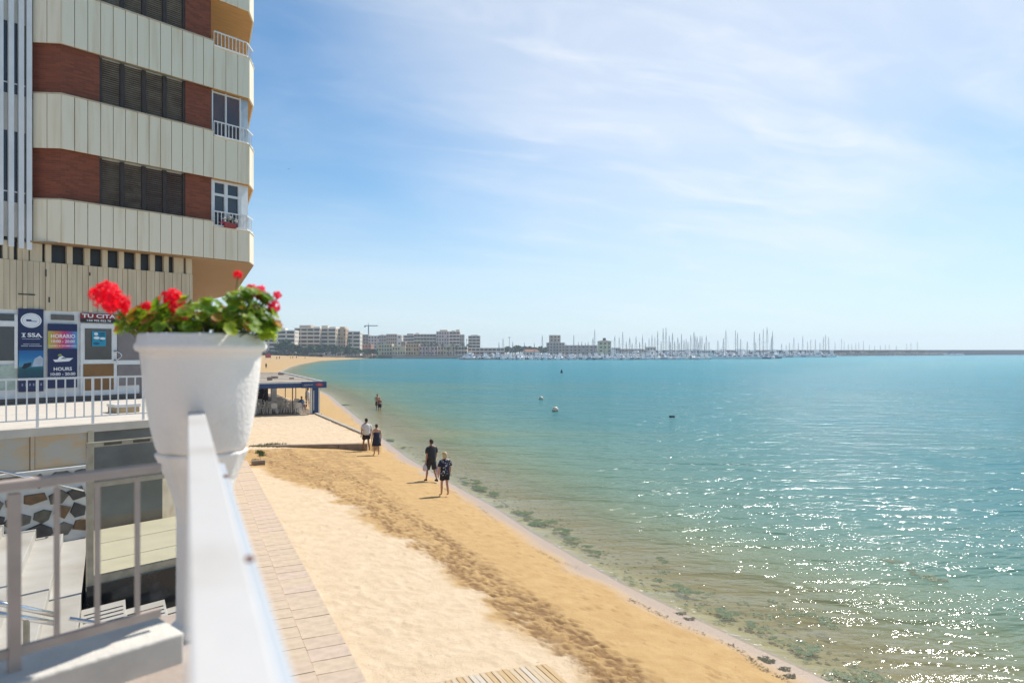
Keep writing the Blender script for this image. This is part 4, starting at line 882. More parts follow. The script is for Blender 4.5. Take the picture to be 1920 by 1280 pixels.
def person(label, loc, rz, h=1.75, skin='tan', stride=.0, hair=None, hair_style='short', top=None, top_style='shirt', bottom=None, bottom_style='shorts', arms=None, sit=False, lean=0.0, group=None, shoes=None, wide=1.0):
    k = h/1.75; t_ = thing('person', label, 'person', loc, rz, group)
    dz_ = -.50 if sit else 0
    V_ = lambda x, y, z: Vector((x, y, z+dz_))
    hipL, hipR = V_(-.09, 0, .91), V_(.09, 0, .91); s = stride
    if sit:
        knL, knR = Vector((-.11, .42, .46)), Vector((.11, .42, .46)); anL, anR = Vector((-.11, .46, .08)), Vector((.11, .44, .08))
    else:
        knL, knR = Vector((-.10, s*.55+.03, .50)), Vector((.10, -s*.35+.03, .49)); anL, anR = Vector((-.10, s, .085)), Vector((.10, -s, .085+abs(s)*.22))
    L_ = lean
    sh = lambda sgn: V_(sgn*.175*wide, L_*.9, 1.43)
    a_ = arms or {}
    elL = Vector(a_.get('elL', (-.235*wide, -s*.25-.02, 1.14+dz_))); wrL = Vector(a_.get('wrL', (-.25*wide, -s*.35+.05, .89+dz_)))
    elR = Vector(a_.get('elR', (.235*wide, s*.3-.02, 1.14+dz_))); wrR = Vector(a_.get('wrR', (.25*wide, s*.45+.05, .89+dz_)))
    pts = [(V_(0, 0, .95), (.13*wide, .105)), (V_(0, L_*.3, 1.10), (.118*wide, .09)), (V_(0, L_*.7, 1.30), (.14*wide, .10)), (V_(0, L_, 1.46), (.075, .07)), (V_(0, L_+.012, 1.54), .054)]
    ed = [(0, 1), (1, 2), (2, 3), (3, 4)]
    def add(p, r_, to): pts.append((p, r_)); ed.append((to, len(pts)-1)); return len(pts)-1
    for sgn, el, wr in ((-1, elL, wrL), (1, elR, wrR)):
        i = add(sh(sgn), .058, 3); i = add(sh(sgn)*.5+el*.5, .048, i); i = add(el, .040, i); i = add(el*.5+wr*.5, .037, i); i = add(wr, .026, i)
        d = (wr-el).normalized(); add(wr+d*.07, .030, i)
    for hp, kn, an in ((hipL, knL, anL), (hipR, knR, anR)):
        i = add(hp, (.092, .095), 0); i = add(hp*.5+kn*.5, .074, i); i = add(kn, .054, i); i = add(kn*.62+an*.38+Vector((0, -.018, 0)), .054, i); i = add(an, .035, i)
        add(Vector((an.x*1.15, an.y+.15, max(.03, an.z-.05))), .030, i)
    body = skin_mesh(pts, ed)
    bm = bmesh.new(); bm.from_mesh(body)
    m_ = MB(); hc = V_(0, L_+.02, 1.655)
    m_.rings([(hc.x, hc.y+yo, hc.z+zz, rx, ry) for zz, rx, ry, yo in ((-.135, .012, .012, .02), (-.122, .040, .045, .02), (-.09, .056, .072, .012), (-.05, .068, .085, .005), (0, .076, .094, 0), (.045, .075, .093, -.004), (.085, .060, .076, -.008), (.108, .034, .045, -.008), (.116, .005, .006, -.008))], 14)
    m_.ball((hc.x, hc.y+.098, hc.z-.022), .016, 6, 4, .8, 1.1, 1.5)                                       # nose
    for sg in (-1, 1): m_.ball((hc.x+sg*.077, hc.y-.004, hc.z-.012), .026, 6, 4, .35, .8, 1.2)           # ears
    m_.ball((hc.x, hc.y+.084, hc.z-.068), .018, 6, 3, 1.5, .5, .45)                                       # mouth
    for sgn, el, wr in ((-1, elL, wrL), (1, elR, wrR)):                                                     # fingers rooted in the palm
        d = (wr-el).normalized(); sd = d.cross(Vector((1, 0, 0))); sd = sd.normalized() if sd.length > .1 else Vector((0, 1, 0)); fw = Vector((-sgn, 0, 0))
        for j, ln in enumerate((.070, .080, .074, .056)):
            b0 = wr+d*.075+sd*(.027-.018*j); m_.tube([b0, b0+d*ln*.5, b0+d*ln*.9+fw*ln*.3], [.009, .0085, .006], 5)
        b0 = wr+d*.03+sd*.026; m_.tube([b0, b0+d*.03+sd*.022, b0+d*.062+sd*.024], [.011, .0095, .007], 5)
    hm = m_.mesh('h', SKIN[skin], True); bm.from_mesh(hm); bm.to_mesh(body); bm.free()
    body.materials.clear(); body.materials.append(SKIN[skin]); body.polygons.foreach_set('material_index', [0]*len(body.polygons)); body.polygons.foreach_set('use_smooth', [True]*len(body.polygons))
    body.name = 'body'; parts = [link('body', body, t_)]
    e_ = MB()
    for sg in (-1, 1): e_.ball((hc.x+sg*.030, hc.y+.082, hc.z+.004), .011, 6, 4)
    parts.append(e_.build('eyes', M_darkhair, t_))
    if hair is not None:
        m_ = MB()
        if hair_style == 'short': m_.rings([(hc.x, hc.y+yo, hc.z+zz, rx, ry) for zz, rx, ry, yo in ((-.06, .060, .06, -.036), (-.02, .078, .078, -.024), (.03, .084, .090, -.014), (.075, .074, .090, -.008), (.112, .050, .064, -.008), (.128, .006, .008, -.008))], 14)
        elif hair_style == 'cap':
            m_.rings([(hc.x, hc.y+yo, hc.z+zz, rx, ry) for zz, rx, ry, yo in ((-.05, .060, .06, -.036), (.02, .085, .096, -.008), (.06, .084, .096, -.006), (.105, .066, .078, -.006), (.13, .03, .04, -.006), (.134, .004, .004, -.006))], 14); m_.box(hc.x-.06, hc.x+.06, hc.y+.07, hc.y+.16, hc.z+.045, hc.z+.058)
        elif hair_style == 'bob': m_.rings([(hc.x, hc.y+yo, hc.z+zz, rx, ry) for zz, rx, ry, yo in ((-.125, .055, .045, -.045), (-.10, .078, .066, -.036), (-.04, .094, .090, -.026), (.03, .098, .105, -.014), (.08, .086, .10, -.008), (.122, .055, .066, -.008), (.140, .006, .008, -.008))], 14)
        elif hair_style == 'bun': m_.rings([(hc.x, hc.y+yo, hc.z+zz, rx, ry) for zz, rx, ry, yo in ((-.07, .055, .055, -.042), (-.02, .080, .078, -.026), (.03, .086, .092, -.014), (.075, .076, .090, -.008), (.112, .050, .064, -.008), (.128, .006, .008, -.008))], 14); m_.ball((hc.x, hc.y-.085, hc.z+.075), .042, 8, 6)
        parts.append(m_.build('cap' if hair_style == 'cap' else 'hair', hair, t_, smooth=True))
    W_ = wide
    if top is not None:
        m_ = MB()
        if top_style in ('shirt', 'blouse'):
            z0 = .86 if top_style == 'blouse' else .90; fl = .20 if top_style == 'blouse' else .172
            m_.rings([(0, L_*.1, z0+dz_, fl*W_, .145), (0, L_*.3, 1.02+dz_, .172*W_, .135), (0, L_*.5, 1.18+dz_, .175*W_, .133), (0, L_*.75, 1.32+dz_, .190*W_, .132), (0, L_*.9, 1.42+dz_, .185*W_, .115), (0, L_, 1.475+dz_, .125*W_, .09), (0, L_, 1.505+dz_, .072, .072)], 18)
            for sgn, el in ((-1, elL), (1, elR)):
                e2 = el.lerp(sh(sgn), .25); m_.tube([sh(sgn)+Vector((-sgn*.04, 0, .0)), sh(sgn).lerp(e2, .4), e2], [.072, .078, .084 if top_style == 'blouse' else .076], 10)
        elif top_style == 'dress':
            m_.rings([(0, 0, .56+dz_, .235*W_, .20), (0, 0, .75+dz_, .215*W_, .175), (0, 0, .92+dz_, .195*W_, .155), (0, L_*.3, 1.10+dz_, .165*W_, .128), (0, L_*.6, 1.25+dz_, .172*W_, .130), (0, L_*.7, 1.31+dz_, .168*W_, .122)], 18)
        elif top_style == 'bikini': m_.rings([(0, L_*.6, 1.22+dz_, .166*W_, .12), (0, L_*.7, 1.31+dz_, .172*W_, .125)], 16, False)
        parts.append(m_.build({'dress': 'dress', 'bikini': 'swim_top'}.get(top_style, 'shirt'), top, t_, smooth=True))
    if bottom is not None:
        m_ = MB(); low = .55 if bottom_style == 'shorts' else .30
        if not sit: m_.rings([(0, 0, .80+dz_, .165*W_, .135), (0, 0, .92+dz_, .175*W_, .138), (0, L_*.2, 1.04+dz_, .155*W_, .122)], 16)
        for hp, kn in ((hipL, knL), (hipR, knR)):
            e2 = hp.lerp(kn, .92 if bottom_style == 'shorts' else .6); m_.tube([hp+Vector((0, 0, .03)), hp.lerp(e2, .5), e2], [.104*W_, .100*W_, .094*W_], 12)
        parts.append(m_.build('shorts', bottom, t_, smooth=True))
    if shoes is not None:
        m_ = MB()
        for an in (anL, anR): m_.rings([(an.x*1.08, an.y+.05, max(0, an.z-.085), .046, .135), (an.x*1.08, an.y+.05, max(0, an.z-.085)+.03, .046, .135), (an.x*1.05, an.y-.005, an.z+.0, .042, .055)], 12)
        parts.append(m_.build('shoes', shoes, t_))
    for p_ in parts: p_.scale = (k, k, k)
    t_['_k'] = 0; del t_['_k']
    return t_
HW = math.atan2(1, 0)                                   # people walk up the beach, along +Y
p0 = on_sand(809, 903)
man = person('man in black T-shirt and dark shorts carrying a pale bag in his left hand', p0, R(10), 1.80, 'tan', .27, M_brownhair, 'short', M_charcoal, 'shirt', M_charcoal, 'shorts', shoes=M_charcoal, wide=1.12)
bag = thing('carrier_bag', 'pale plastic bag hanging from the hand of the man in black', 'bag', p0+Vector((-.27, .05, .78)), R(10))
MB().rings([(0, 0, -.30, .06, .03), (0, 0, -.24, .12, .06), (0, 0, -.10, .11, .055), (0, 0, .0, .03, .02), (0, 0, .06, .012, .012)], 10).build('sack', M_bag, bag, smooth=True)
bag2 = thing('carrier_bag', 'pinkish plastic bag carried low between the man in black and the blond woman', 'bag', p0+Vector((.29, -.02, .78)), R(10))
MB().rings([(0, 0, -.50, .05, .03), (0, 0, -.45, .12, .05), (0, 0, -.25, .10, .05), (0, 0, -.05, .02, .015), (0, 0, .06, .010, .010)], 10).build('sack', mat('pink_bag', (.66, .48, .56), .5, .15, 10), bag2, smooth=True)
# blond woman with a dotted blouse
M_dots, t, n, l, p = attr_nodes('dotted_cloth', .85); cx = n.new('ShaderNodeTexCoord').outputs['Object']; vo = n.new('ShaderNodeTexVoronoi'); vo.inputs['Scale'].default_value = 12; vo.inputs['Randomness'].default_value = .75; l.new(cx, vo.inputs['Vector'])
l.new(mixc(n, l, mrange(n, l, vo.outputs['Distance'], .30, .22), (.010, .014, .04), (.70, .70, .72)), p.inputs['Base Color'])
person('blond woman in a navy blouse with white dots and black shorts walking away', on_sand(834, 930), R(8), 1.66, 'fair', .10, M_blond, 'bob', M_dots, 'blouse', M_blackcloth, 'short', wide=1.12)
person('man in a white T-shirt, dark cap and dark shorts walking along the sand', on_sand(687, 846), R(6), 1.77, 'brown', .24, M_darkhair, 'cap', M_whitecloth, 'shirt', M_blackcloth, 'short', wide=1.22)
person('woman in a strapless black dress walking beside the man in white', on_sand(706, 854), R(4), 1.64, 'fair', .10, M_brownhair, 'bun', M_navycloth, 'dress', wide=1.12)
wc = pz(707.5, 766, 0); zb_ = sz(wc.x, wc.y)
person('bare-chested man in dark shorts standing thigh-deep in the water', (wc.x, wc.y, zb_), R(190), 1.78, 'tan', .03, M_brownhair, 'short', None, None, M_charcoal, 'short', wide=1.15, arms={'elL': (-.28, .05, 1.15), 'wrL': (-.12, .2, 1.12), 'elR': (.28, .05, 1.15), 'wrR': (.12, .2, 1.1)})
wc = pz(712, 768, 0)
person('fair haired woman in dark swimwear standing close to the man in the water', (wc.x, wc.y, sz(wc.x, wc.y)-.02), R(150), 1.62, 'fair', .03, M_blond, 'short', M_navycloth, 'bikini', M_navycloth, 'short')

# ---------------------------------------------------------------- beach details
gw = thing('low_beach_wall', 'low brownish concrete wall crossing the sand behind the walkers', 'wall', (8.95, 37.15, .25)); o = gw.location
m_ = MB(); A1, B1 = Vector((3.0, 39.05, 0))-Vector((o.x, o.y, 0)), Vector((0, 0, 0)); 
for i in range(4):
    a, b = B1.lerp(A1, i/4+.002), B1.lerp(A1, (i+1)/4-.002); MB().bar((a.x, a.y+.2, .17), (b.x, b.y+.2, .17), .36, .42).build('block', M_concd, gw, bevel=.015)
kw = thing('beach_kerb', 'narrow pale kerb running over the sand from the beach bar to the low wall', 'kerb', (9.8, 42.2, .5)); prev = None
for i in range(16):
    y0, y1 = 42.0+i*.97, 42.95+i*.97; x0, x1 = np.interp(y0, [38, 42, 57, 58], [9.75, 9.75, 9.4, 9.4]), np.interp(y1, [38, 42, 57, 58], [9.75, 9.75, 9.4, 9.4])
    MB().bar((x0-9.8, y0-42.2, .05), (x1-9.8, y1-42.2, .05), .26, .30).build('kerb_stone', M_conc, kw, bevel=.01)
cbk = on_sand(484, 871); blk = thing('concrete_block', 'short weathered concrete block lying on the sand by the end of the pavement', 'block', cbk, R(-8))
MB().box(-.28, .30, -.12, .14, -.05, .20).build('stone', M_concd, blk, bevel=.02)
M_grass = mat('beach_grass', (.05, .10, .02), .7, .25, 8, col2=(.09, .13, .03))
mb = MB()
for (px, py, sx, n_) in ((506, 835, .75, 420), (487, 849, .22, 200), (480, 866, .18, 160), (491, 854, .15, 100)):
    c0 = on_sand(px, py)
    for _ in range(n_):
        x, y = c0.x+rng.normal()*sx*.45, c0.y+rng.normal()*.16; z = sz(x, y); h = .06+.12*rng.random(); a = rng.random()*6.28; dx, dy = math.cos(a)*.015, math.sin(a)*.015
        mb.face([(x-dx, y-dy, z), (x+dx, y+dy, z), (x+rng.normal()*.05, y+rng.normal()*.05, z+h)])
tag(mb.build('beach_grass', M_grass), 'small green tufts of grass growing on the sand by the low wall', 'grass', kind='stuff')
def buoy(px, py, d, label):
    c0 = pz(px, py, 0); b_ = thing('buoy', label, 'buoy', (c0.x, c0.y, -.1)); MB().ball((0, 0, d*.45), d/2, 16, 10).build('float', mat('yellowed_buoy', (.70, .64, .50), .5, .15, 4), b_, smooth=True)
    MB().rings([(0, 0, -.05, d*.30, d*.30), (0, 0, d*.12, d*.46, d*.46), (0, 0, d*.26, d*.50, d*.50)], 14).build('weedy_base', mat('weedy_base', (.07, .07, .03), .8, .3, 8), b_, smooth=True); MB().tube([(0, 0, d*.9), (0, 0, d*1.04)], .03, 8).build('eye', M_dark, b_)
buoy(1041, 771, .60, 'larger cream round mooring buoy, the nearer of the pair'); buoy(1014.5, 748.5, .50, 'smaller cream round mooring buoy farther out')
c0 = pz(1260, 782, 0); fl = thing('floating_drum', 'dark oblong float lying low in the water right of the buoys', 'float', (c0.x, c0.y, .0), -YAW)
MB().tube([(-.24, 0, .06), (-.20, 0, .06), (.20, 0, .06), (.24, 0, .06)], [.07, .11, .11, .07], 10).build('drum', M_dark, fl); MB().tube([(-.08, 0, .06), (.0, 0, .06)], .118, 10).build('band', M_dark, fl)
c0 = pz(1053, 699, 0); b_ = thing('marker_buoy', 'tiny dark marker buoy far out towards the marina', 'buoy', c0); MB().rings([(0, 0, -.2, .3, .3), (0, 0, .3, .3, .3), (0, 0, .9, .08, .08)], 8).build('cone', M_dark, b_)
c0 = pd(541, 317, 110); bi = thing('bird', 'small dark bird flying high left of centre', 'bird', c0, R(30))
MB().rings([(0, 0, -.02, .02, .1), (0, 0, .03, .03, .12), (0, 0, .06, .01, .06)], 8).build('body', M_dark, bi)
for s_ in (-1, 1): MB().face([(0, .05, .03), (s_*.16, .03, .13), (s_*.30, -.08, .10), (s_*.12, -.06, .06), (0, -.06, .03)]).build('wing', M_dark, bi)

# ---------------------------------------------------------------- beach bar
M_blue = mat('blue_bar_paint', (.012, .05, .17), .45, .06, 3)
DZ = .62
kb_ = thing('beach_bar', 'open beach bar with a flat sandy coloured roof and blue fascia', 'bar', (9.6, 57.4, DZ)); ox, oy = 9.6, 57.4
def kbox(name, m, x0, x1, y0, y1, z0, z1, par=None, **k): return MB().box(x0-ox, x1-ox, y0-oy, y1-oy, z0-DZ, z1-DZ).build(name, m, par or kb_, **k)
kbox('deck', mat('deck_boards', (.20, .15, .11), .8, .2, 4), 1.0, 9.55, 57.45, 86, .3, DZ)
kbox('front_step', M_concd, 1.0, 9.2, 57.05, 57.43, .3, DZ-.07)
kbox('roof', mat('sandy_roof', (.50, .42, .33), .85, .2, 1.2, .5, 6, col2=(.40, .32, .23)), 1.0, 9.95, 57.15, 86.5, 3.02, 3.14)
for k in range(9): kbox('roof_batten', mat('pale_batten', (.62, .55, .46), .8, .1, 3), 1.05, 9.9, 58.6+3.2*k, 58.85+3.2*k, 3.142, 3.20)
kbox('roof_edge', M_white, 9.90, 10.02, 57.2, 86.5, 3.143, 3.26); kbox('roof_edge', M_white, 1.0, 9.2, 57.02, 57.13, 3.06, 3.22)
for (x, y, s_, h) in ((6.2, 62, .4, .25), (6.9, 65.5, .55, .2), (8.2, 63.2, .35, .12), (5.6, 70, .6, .3), (8.6, 75, .5, .2)): kbox('roof_vent', M_concd, x, x+s_, y, y+s_*1.3, 3.203, 3.2+h)
kbox('fascia', M_blue, 1.0, 8.35, 56.95, 57.02, 2.74, 3.10)
kbox('post', M_blue, 9.15, 9.60, 56.98, 57.36, .64, 2.70); kbox('post_edge', M_white, 9.00, 9.13, 57.0, 57.3, .64, 2.70); kbox('post_edge', M_white, 9.62, 9.72, 57.0, 57.3, .3, 2.70); kbox('post_foot', M_conc, 8.85, 9.85, 56.8, 57.5, .2, .63)
kbox('post_stripe', M_white, 9.22, 9.27, 56.972, 56.979, .9, 2.5)
for (x, y) in ((9.6, 63.5), (9.6, 70), (9.6, 78), (5.2, 70), (7.6, 57.3)): kbox('pole', M_dark, x, x+.07, y, y+.07, DZ, 3.02)
kbox('counter', mat('orange_counter', (.45, .17, .03), .6, .15, 2), 3.2, 5.9, 67.2, 67.8, DZ, 1.85); kbox('counter_top', M_white, 3.1, 6.0, 67.1, 67.9, 1.853, 1.93); kbox('back_wall', mat('dark_bar_back', (.07, .025, .02), .8, .2, 2), 2.5, 7.2, 71.5, 71.7, DZ, 3.0)
kbox('fridge', M_charcoal, 6.1, 6.9, 69.6, 70.4, DZ, 2.5); kbox('fridge', M_alu, 7.3, 7.8, 69.6, 70.2, DZ, 2.6)
sg = thing('bar_sign', 'blue sign box with white script and a red oval on the corner of the bar', 'sign', (9.25, 56.9, 2.72))
MB().box(-.98, .98, -.14, .14, 0, .50).build('box', M_blue, sg, bevel=.01)
m_ = MB()
for k in range(5):
    x = -.80+.14*k; m_.tube([(x, -.143, .14+.02*k), (x+.05, -.143, .34-.01*k), (x+.10, -.143, .18+.02*k), (x+.15, -.143, .26)], [.022, .03, .03, .015], 5, sq=.2)
m_.build('white_script', M_print, sg)
disc(.30, .15, mat('red_oval', (.35, .03, .05), .5), -.143, 'red_oval', .26, sg, .40)
disc(.20, .05, mat('pink_mark', (.55, .15, .18), .5), -.145, 'oval_mark', .27, sg, .40)
M_plastic = mat('white_plastic', (.78, .72, .64), .5, .06, 3)
def make_chair(name='plastic_chair'):
    c_ = thing(name, 'white plastic armchair standing at the tables under the beach bar roof', 'chair', (0, 0, 0), 0, 'white plastic chairs under the beach bar roof')
    MB().box(-.23, .23, -.22, .22, .42, .46).build('seat', M_plastic, c_, bevel=.015)
    m_ = MB(); m_.bar((0, -.22, .47), (0, -.32, .86), .46, .03, up=(0, 1, 0)); m_.build('backrest', M_plastic, c_, bevel=.01)
    for sx_ in (-1, 1):
        MB().tube([(sx_*.24, -.27, .66), (sx_*.27, .0, .68), (sx_*.27, .20, .66), (sx_*.26, .22, .44)], .022, 6).build('armrest', M_plastic, c_)
        for sy in (-1, 1): MB().bar((sx_*.21, sy*.19, .42), (sx_*.25, sy*.25, 0), .05).build('leg', M_plastic, c_)
    return c_
def make_table():
    t_ = thing('plastic_table', 'white square plastic table under the beach bar roof', 'table', (0, 0, 0), 0, 'white plastic tables under the beach bar roof')
    MB().box(-.45, .45, -.45, .45, .70, .735).build('tabletop', M_plastic, t_, bevel=.01)
    for sx_ in (-1, 1):
        for sy in (-1, 1): MB().bar((sx_*.38, sy*.38, .70), (sx_*.42, sy*.42, 0), .05).build('leg', M_plastic, t_)
    return t_
ch0, tb0 = make_chair(), make_table(); first = True; rp = random.Random(3)
for ix, (x, y) in enumerate([(4.6, 58.9), (6.3, 59.2), (8.1, 59.0), (5.0, 62.0), (7.0, 62.3), (8.7, 62.0), (5.6, 65.0), (7.6, 65.2)]):
    tb = tb0 if first else copy_tree(tb0); tb.location = (x, y, DZ); tb.rotation_euler.z = rp.uniform(-.1, .1)
    for a in ((0, 90, 180, 270) if ix < 6 else (0, 180)):
        if ix == 2 and a == 90: continue
        ch = ch0 if first else copy_tree(ch0); first = False; d = .72+rp.uniform(-.05, .12); r_ = R(a)+rp.uniform(-.3, .3)
        ch.location = (x-math.sin(R(a))*-d, y-math.cos(R(a))*d, DZ); ch.rotation_euler.z = R(a)+rp.uniform(-.35, .35)
person('dark haired person in a blue top sitting at the right edge of the bar', (8.75, 60.2, DZ), R(200), 1.7, 'tan', 0, M_darkhair, 'short', mat('blue_top', (.08, .14, .25), .8), 'shirt', M_charcoal, 'shorts', sit=True)
person('fair person in a white top sitting at a table in front of the orange counter', (4.9, 63.2, DZ), R(170), 1.65, 'fair', 0, M_brownhair, 'short', M_whitecloth, 'shirt', M_charcoal, 'shorts', sit=True)
person('person in navy sitting at the left under the bar roof', (4.1, 61.0, DZ), R(150), 1.7, 'fair', 0, M_darkhair, 'short', M_navycloth, 'shirt', M_charcoal, 'shorts', sit=True)
person('bare-legged person in white standing at the far right side of the bar', (9.9, 64.2, sz(9.9, 64.2)), R(20), 1.72, 'tan', .05, M_darkhair, 'short', M_whitecloth, 'shirt', M_whitecloth, 'short')
person('person in dark clothes standing at the bar counter', (6.4, 66.4, DZ), R(60), 1.74, 'brown', 0, M_darkhair, 'short', M_blackcloth, 'shirt', M_blackcloth, 'shorts')
# ---------------------------------------------------------------- far shore: land, houses, trees, marina, breakwater
def cz(px, Z, z=0): p_ = pd(px, HY, Z); p_.z = z; return p_
GZ = 2.3
mb = MB(); mb.prism([tuple(cz(px, Z).xy) for px, Z in ((330, 470), (560, 468), (640, 500), (700, 552), (735, 527), (866, 524), (980, 560), (1180, 585), (1240, 610), (1240, 900), (300, 1500), (60, 900))], -3, GZ)
tag(mb.build('town_ground', mat('town_ground', (.26, .22, .17), .9, .2, .05)), kind='structure')
mb = MB(); mb.prism([tuple(cz(px, Z).xy) for px, Z in ((735, 519), (868, 516), (866, 523.9), (735, 526.9))], -3, 1.5); tag(mb.build('quay', M_conc), kind='structure')
FACE = -YAW
PAL = {'white': (.82, .74, .62), 'cream': (.76, .60, .41), 'greybeige': (.60, .47, .34), 'tan': (.62, .42, .25), 'pink': (.68, .50, .44), 'rosewhite': (.76, .62, .55), 'grey': (.50, .45, .39), 'brown': (.40, .30, .25), 'terracotta': (.52, .25, .14), 'orange': (.70, .46, .22), 'yellow': (.72, .58, .35), 'dark': (.16, .16, .18)}
HM = {k: mat('house_'+k, v, .85, .06, .15) for k, v in PAL.items()}
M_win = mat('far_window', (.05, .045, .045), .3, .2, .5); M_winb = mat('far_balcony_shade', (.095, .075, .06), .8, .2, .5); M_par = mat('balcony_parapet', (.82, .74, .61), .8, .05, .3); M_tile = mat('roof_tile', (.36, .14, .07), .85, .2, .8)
WCACHE = {}
def wmesh(name, w_, d_, h_, m):
    k = (name, round(w_, 1), d_, round(h_, 1), m.name)
    if k not in WCACHE: WCACHE[k] = MB().box(-round(w_, 1)/2, round(w_, 1)/2, -d_, d_, 0, round(h_, 1)).mesh(name, m)
    return WCACHE[k]
def house(label, px0, px1, ytop, Z, col, style='balcony', cols=4, depth=14, turn=0, roof='flat', pent=None, ground=GZ, name='apartment_building', cat='building', wincol=None):
    s_ = Z/F; W = (px1-px0)*s_; top = CAMZ+(HY-ytop)*s_; H = top-ground; nfl = max(1, round(H/3.0)); fh = H/nfl
    t_ = thing(name, label, cat, cz((px0+px1)/2, Z, ground), FACE+R(turn))
    wl = MB().box(-W/2, W/2, 0, depth, -1.5, H).build('wall', HM[col], t_)
    MB().box(-W/2+.0, W/2, .02, depth-.02, H+.002, H+.5).build('parapet', M_par if style == 'balcony' else HM[col], t_)
    rr = random.Random(label); cw = W/cols
    for f in range(nfl):
        z = f*fh
        for c_ in range(cols):
            x = -W/2+cw*(c_+.5)
            if style == 'balcony':
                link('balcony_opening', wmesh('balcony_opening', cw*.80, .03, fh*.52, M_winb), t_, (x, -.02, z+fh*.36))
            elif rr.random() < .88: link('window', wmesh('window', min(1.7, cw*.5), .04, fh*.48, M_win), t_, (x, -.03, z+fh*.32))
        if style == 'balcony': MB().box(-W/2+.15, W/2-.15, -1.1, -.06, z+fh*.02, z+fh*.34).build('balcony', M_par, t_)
    for c_ in range(max(2, int(depth/4))):                     # the side that faces the sea
        for f in range(nfl): link('window', wmesh('side_window', .04, .7, fh*.45, M_win), t_, (W/2+.01, 2+c_*3.8, f*fh+fh*.32))
    if pent:
        for (a, b, hh) in pent: MB().box(-W/2+W*a, -W/2+W*b, 3, depth-2, H+.003, H+hh).build('penthouse', HM[rr.choice((col, 'cream', 'white'))], t_)
    if roof == 'tile':
        m_ = MB(); m_.v = [(-W/2-.4, -.5, H+.5), (W/2+.4, -.5, H+.5), (W/2+.4, depth+.5, H+.5), (-W/2-.4, depth+.5, H+.5), (-W/2+W*.15, depth/2, H+2.2), (W/2-W*.15, depth/2, H+2.2)]; m_.f = [(0, 1, 5, 4), (1, 2, 5), (2, 3, 4, 5), (3, 0, 4), (3, 2, 1, 0)]; m_.m = [0]*5; m_.build('roof', M_tile, t_)
    return t_
house('white stepped apartment block with dark balcony strips at the far left of the bay', 488, 552, 620, 505, 'white', 'balcony', 4, 14, 6, pent=((.1, .7, 2.2),))
house('grey-beige apartment block, tallest at the left of the far town', 552, 600, 615.5, 525, 'greybeige', 'balcony', 4, 14, 0, pent=((.15, .6, 2.6), (.72, .95, 1.5)))
house('cream apartment block with long white balconies beside the grey-beige one', 600, 630, 616, 530, 'cream', 'balcony', 2, 14, -4, pent=((.0, .4, 2.6), (.5, .9, 1.6)))
house('tan orange apartment block between two white ones', 630, 648, 617, 536, 'tan', 'window', 4, 12, 0, pent=((.3, .8, 2.0),))
house('white apartment block with stepped top right of the tan one', 648, 675, 622, 545, 'white', 'balcony', 2, 12, 4)
house('small brown house with a flat roof beside the crane', 675, 691, 628, 640, 'brown', 'window', 3, 10)
house('pinkish white house right below the crane', 690, 712, 630, 640, 'rosewhite', 'window', 4, 10)
house('terracotta coloured low house among the trees at the shore', 672, 696, 646, 560, 'terracotta', 'window', 4, 9, name='house', cat='house')
house('white narrow low house beside the terracotta one', 664, 673, 644, 566, 'white', 'window', 2, 8, name='house', cat='house')
house('grey block behind the long cream waterfront house', 710, 724, 629, 640, 'grey', 'window', 3, 10)
house('brown-grey block with a bare white end wall', 724, 744, 627, 620, 'greybeige', 'window', 5, 10)
house('bare white block standing right of the brown-grey one', 744.2, 753, 629, 620, 'white', 'window', 1, 10)
house('long brown stepped block in the middle of the far town, left part', 753, 776, 629, 650, 'brown', 'balcony', 4, 10, pent=((.4, .9, 2.0),))
house('grey-beige block in the middle of the far town with many windows', 776, 800, 627, 650, 'greybeige', 'balcony', 4, 10, pent=((.1, .4, 1.6),))
house('dark grey block left of the pinkish white tower', 800, 817, 627, 645, 'grey', 'balcony', 3, 10)
house('pale pinkish white block in the far town', 818, 842, 622, 640, 'rosewhite', 'window', 5, 12, pent=((.25, .85, 2.0),))
house('pink tower block, highest beside the palms', 842.5, 862, 622, 630, 'pink', 'balcony', 3, 12, pent=((.2, .5, 1.4), (.6, .95, 2.2)))
house('narrow dark grey block stepping down right of the pink tower', 862, 870, 628, 632, 'grey', 'window', 2, 10)
house('grey block with rounded top standing alone right of the palms', 878, 900, 630, 640, 'grey', 'balcony', 3, 10, pent=((.2, .8, 1.2),))
house('long cream waterfront house with a flat orange roof line', 705, 735, 646, 545, 'yellow', 'window', 6, 9, name='house', cat='house')
house('pale yellow waterfront house right of the cream one', 735.5, 760, 650, 540, 'yellow', 'window', 5, 9, name='house', cat='house')
house('purple-brown upper house peeping above the orange row', 752, 760, 641, 575, 'brown', 'window', 2, 8, name='house', cat='house')
house('orange waterfront house with small windows left of the palms', 760.5, 785, 645, 545, 'orange', 'window', 5, 9, name='house', cat='house')
house('low pinkish waterfront house behind the palms', 786, 820, 650, 545, 'pink', 'window', 6, 9, name='house', cat='house')
house('low cream restaurant house behind the palms', 820.5, 853, 649, 550, 'cream', 'window', 6, 9, name='house', cat='house')
house('beige low house with dark openings right of the palms', 853.5, 876, 650, 545, 'cream', 'balcony', 4, 9, name='house', cat='house')
house('low white club house at the start of the marina', 876.5, 946, 653, 560, 'rosewhite', 'balcony', 9, 9, name='house', cat='house')
house('tall grey concrete block standing over the marina', 1031, 1051, 629, 640, 'greybeige', 'window', 3, 14, name='concrete_tower', pent=((.0, .1, .6),))
house('wide low base building of the grey concrete block', 1025, 1059, 643, 632, 'grey', 'window', 6, 6, name='port_building')
house('long grey port shed behind the boats left of the tower house', 1060, 1120, 648, 620, 'grey', 'window', 8, 8, name='port_shed')
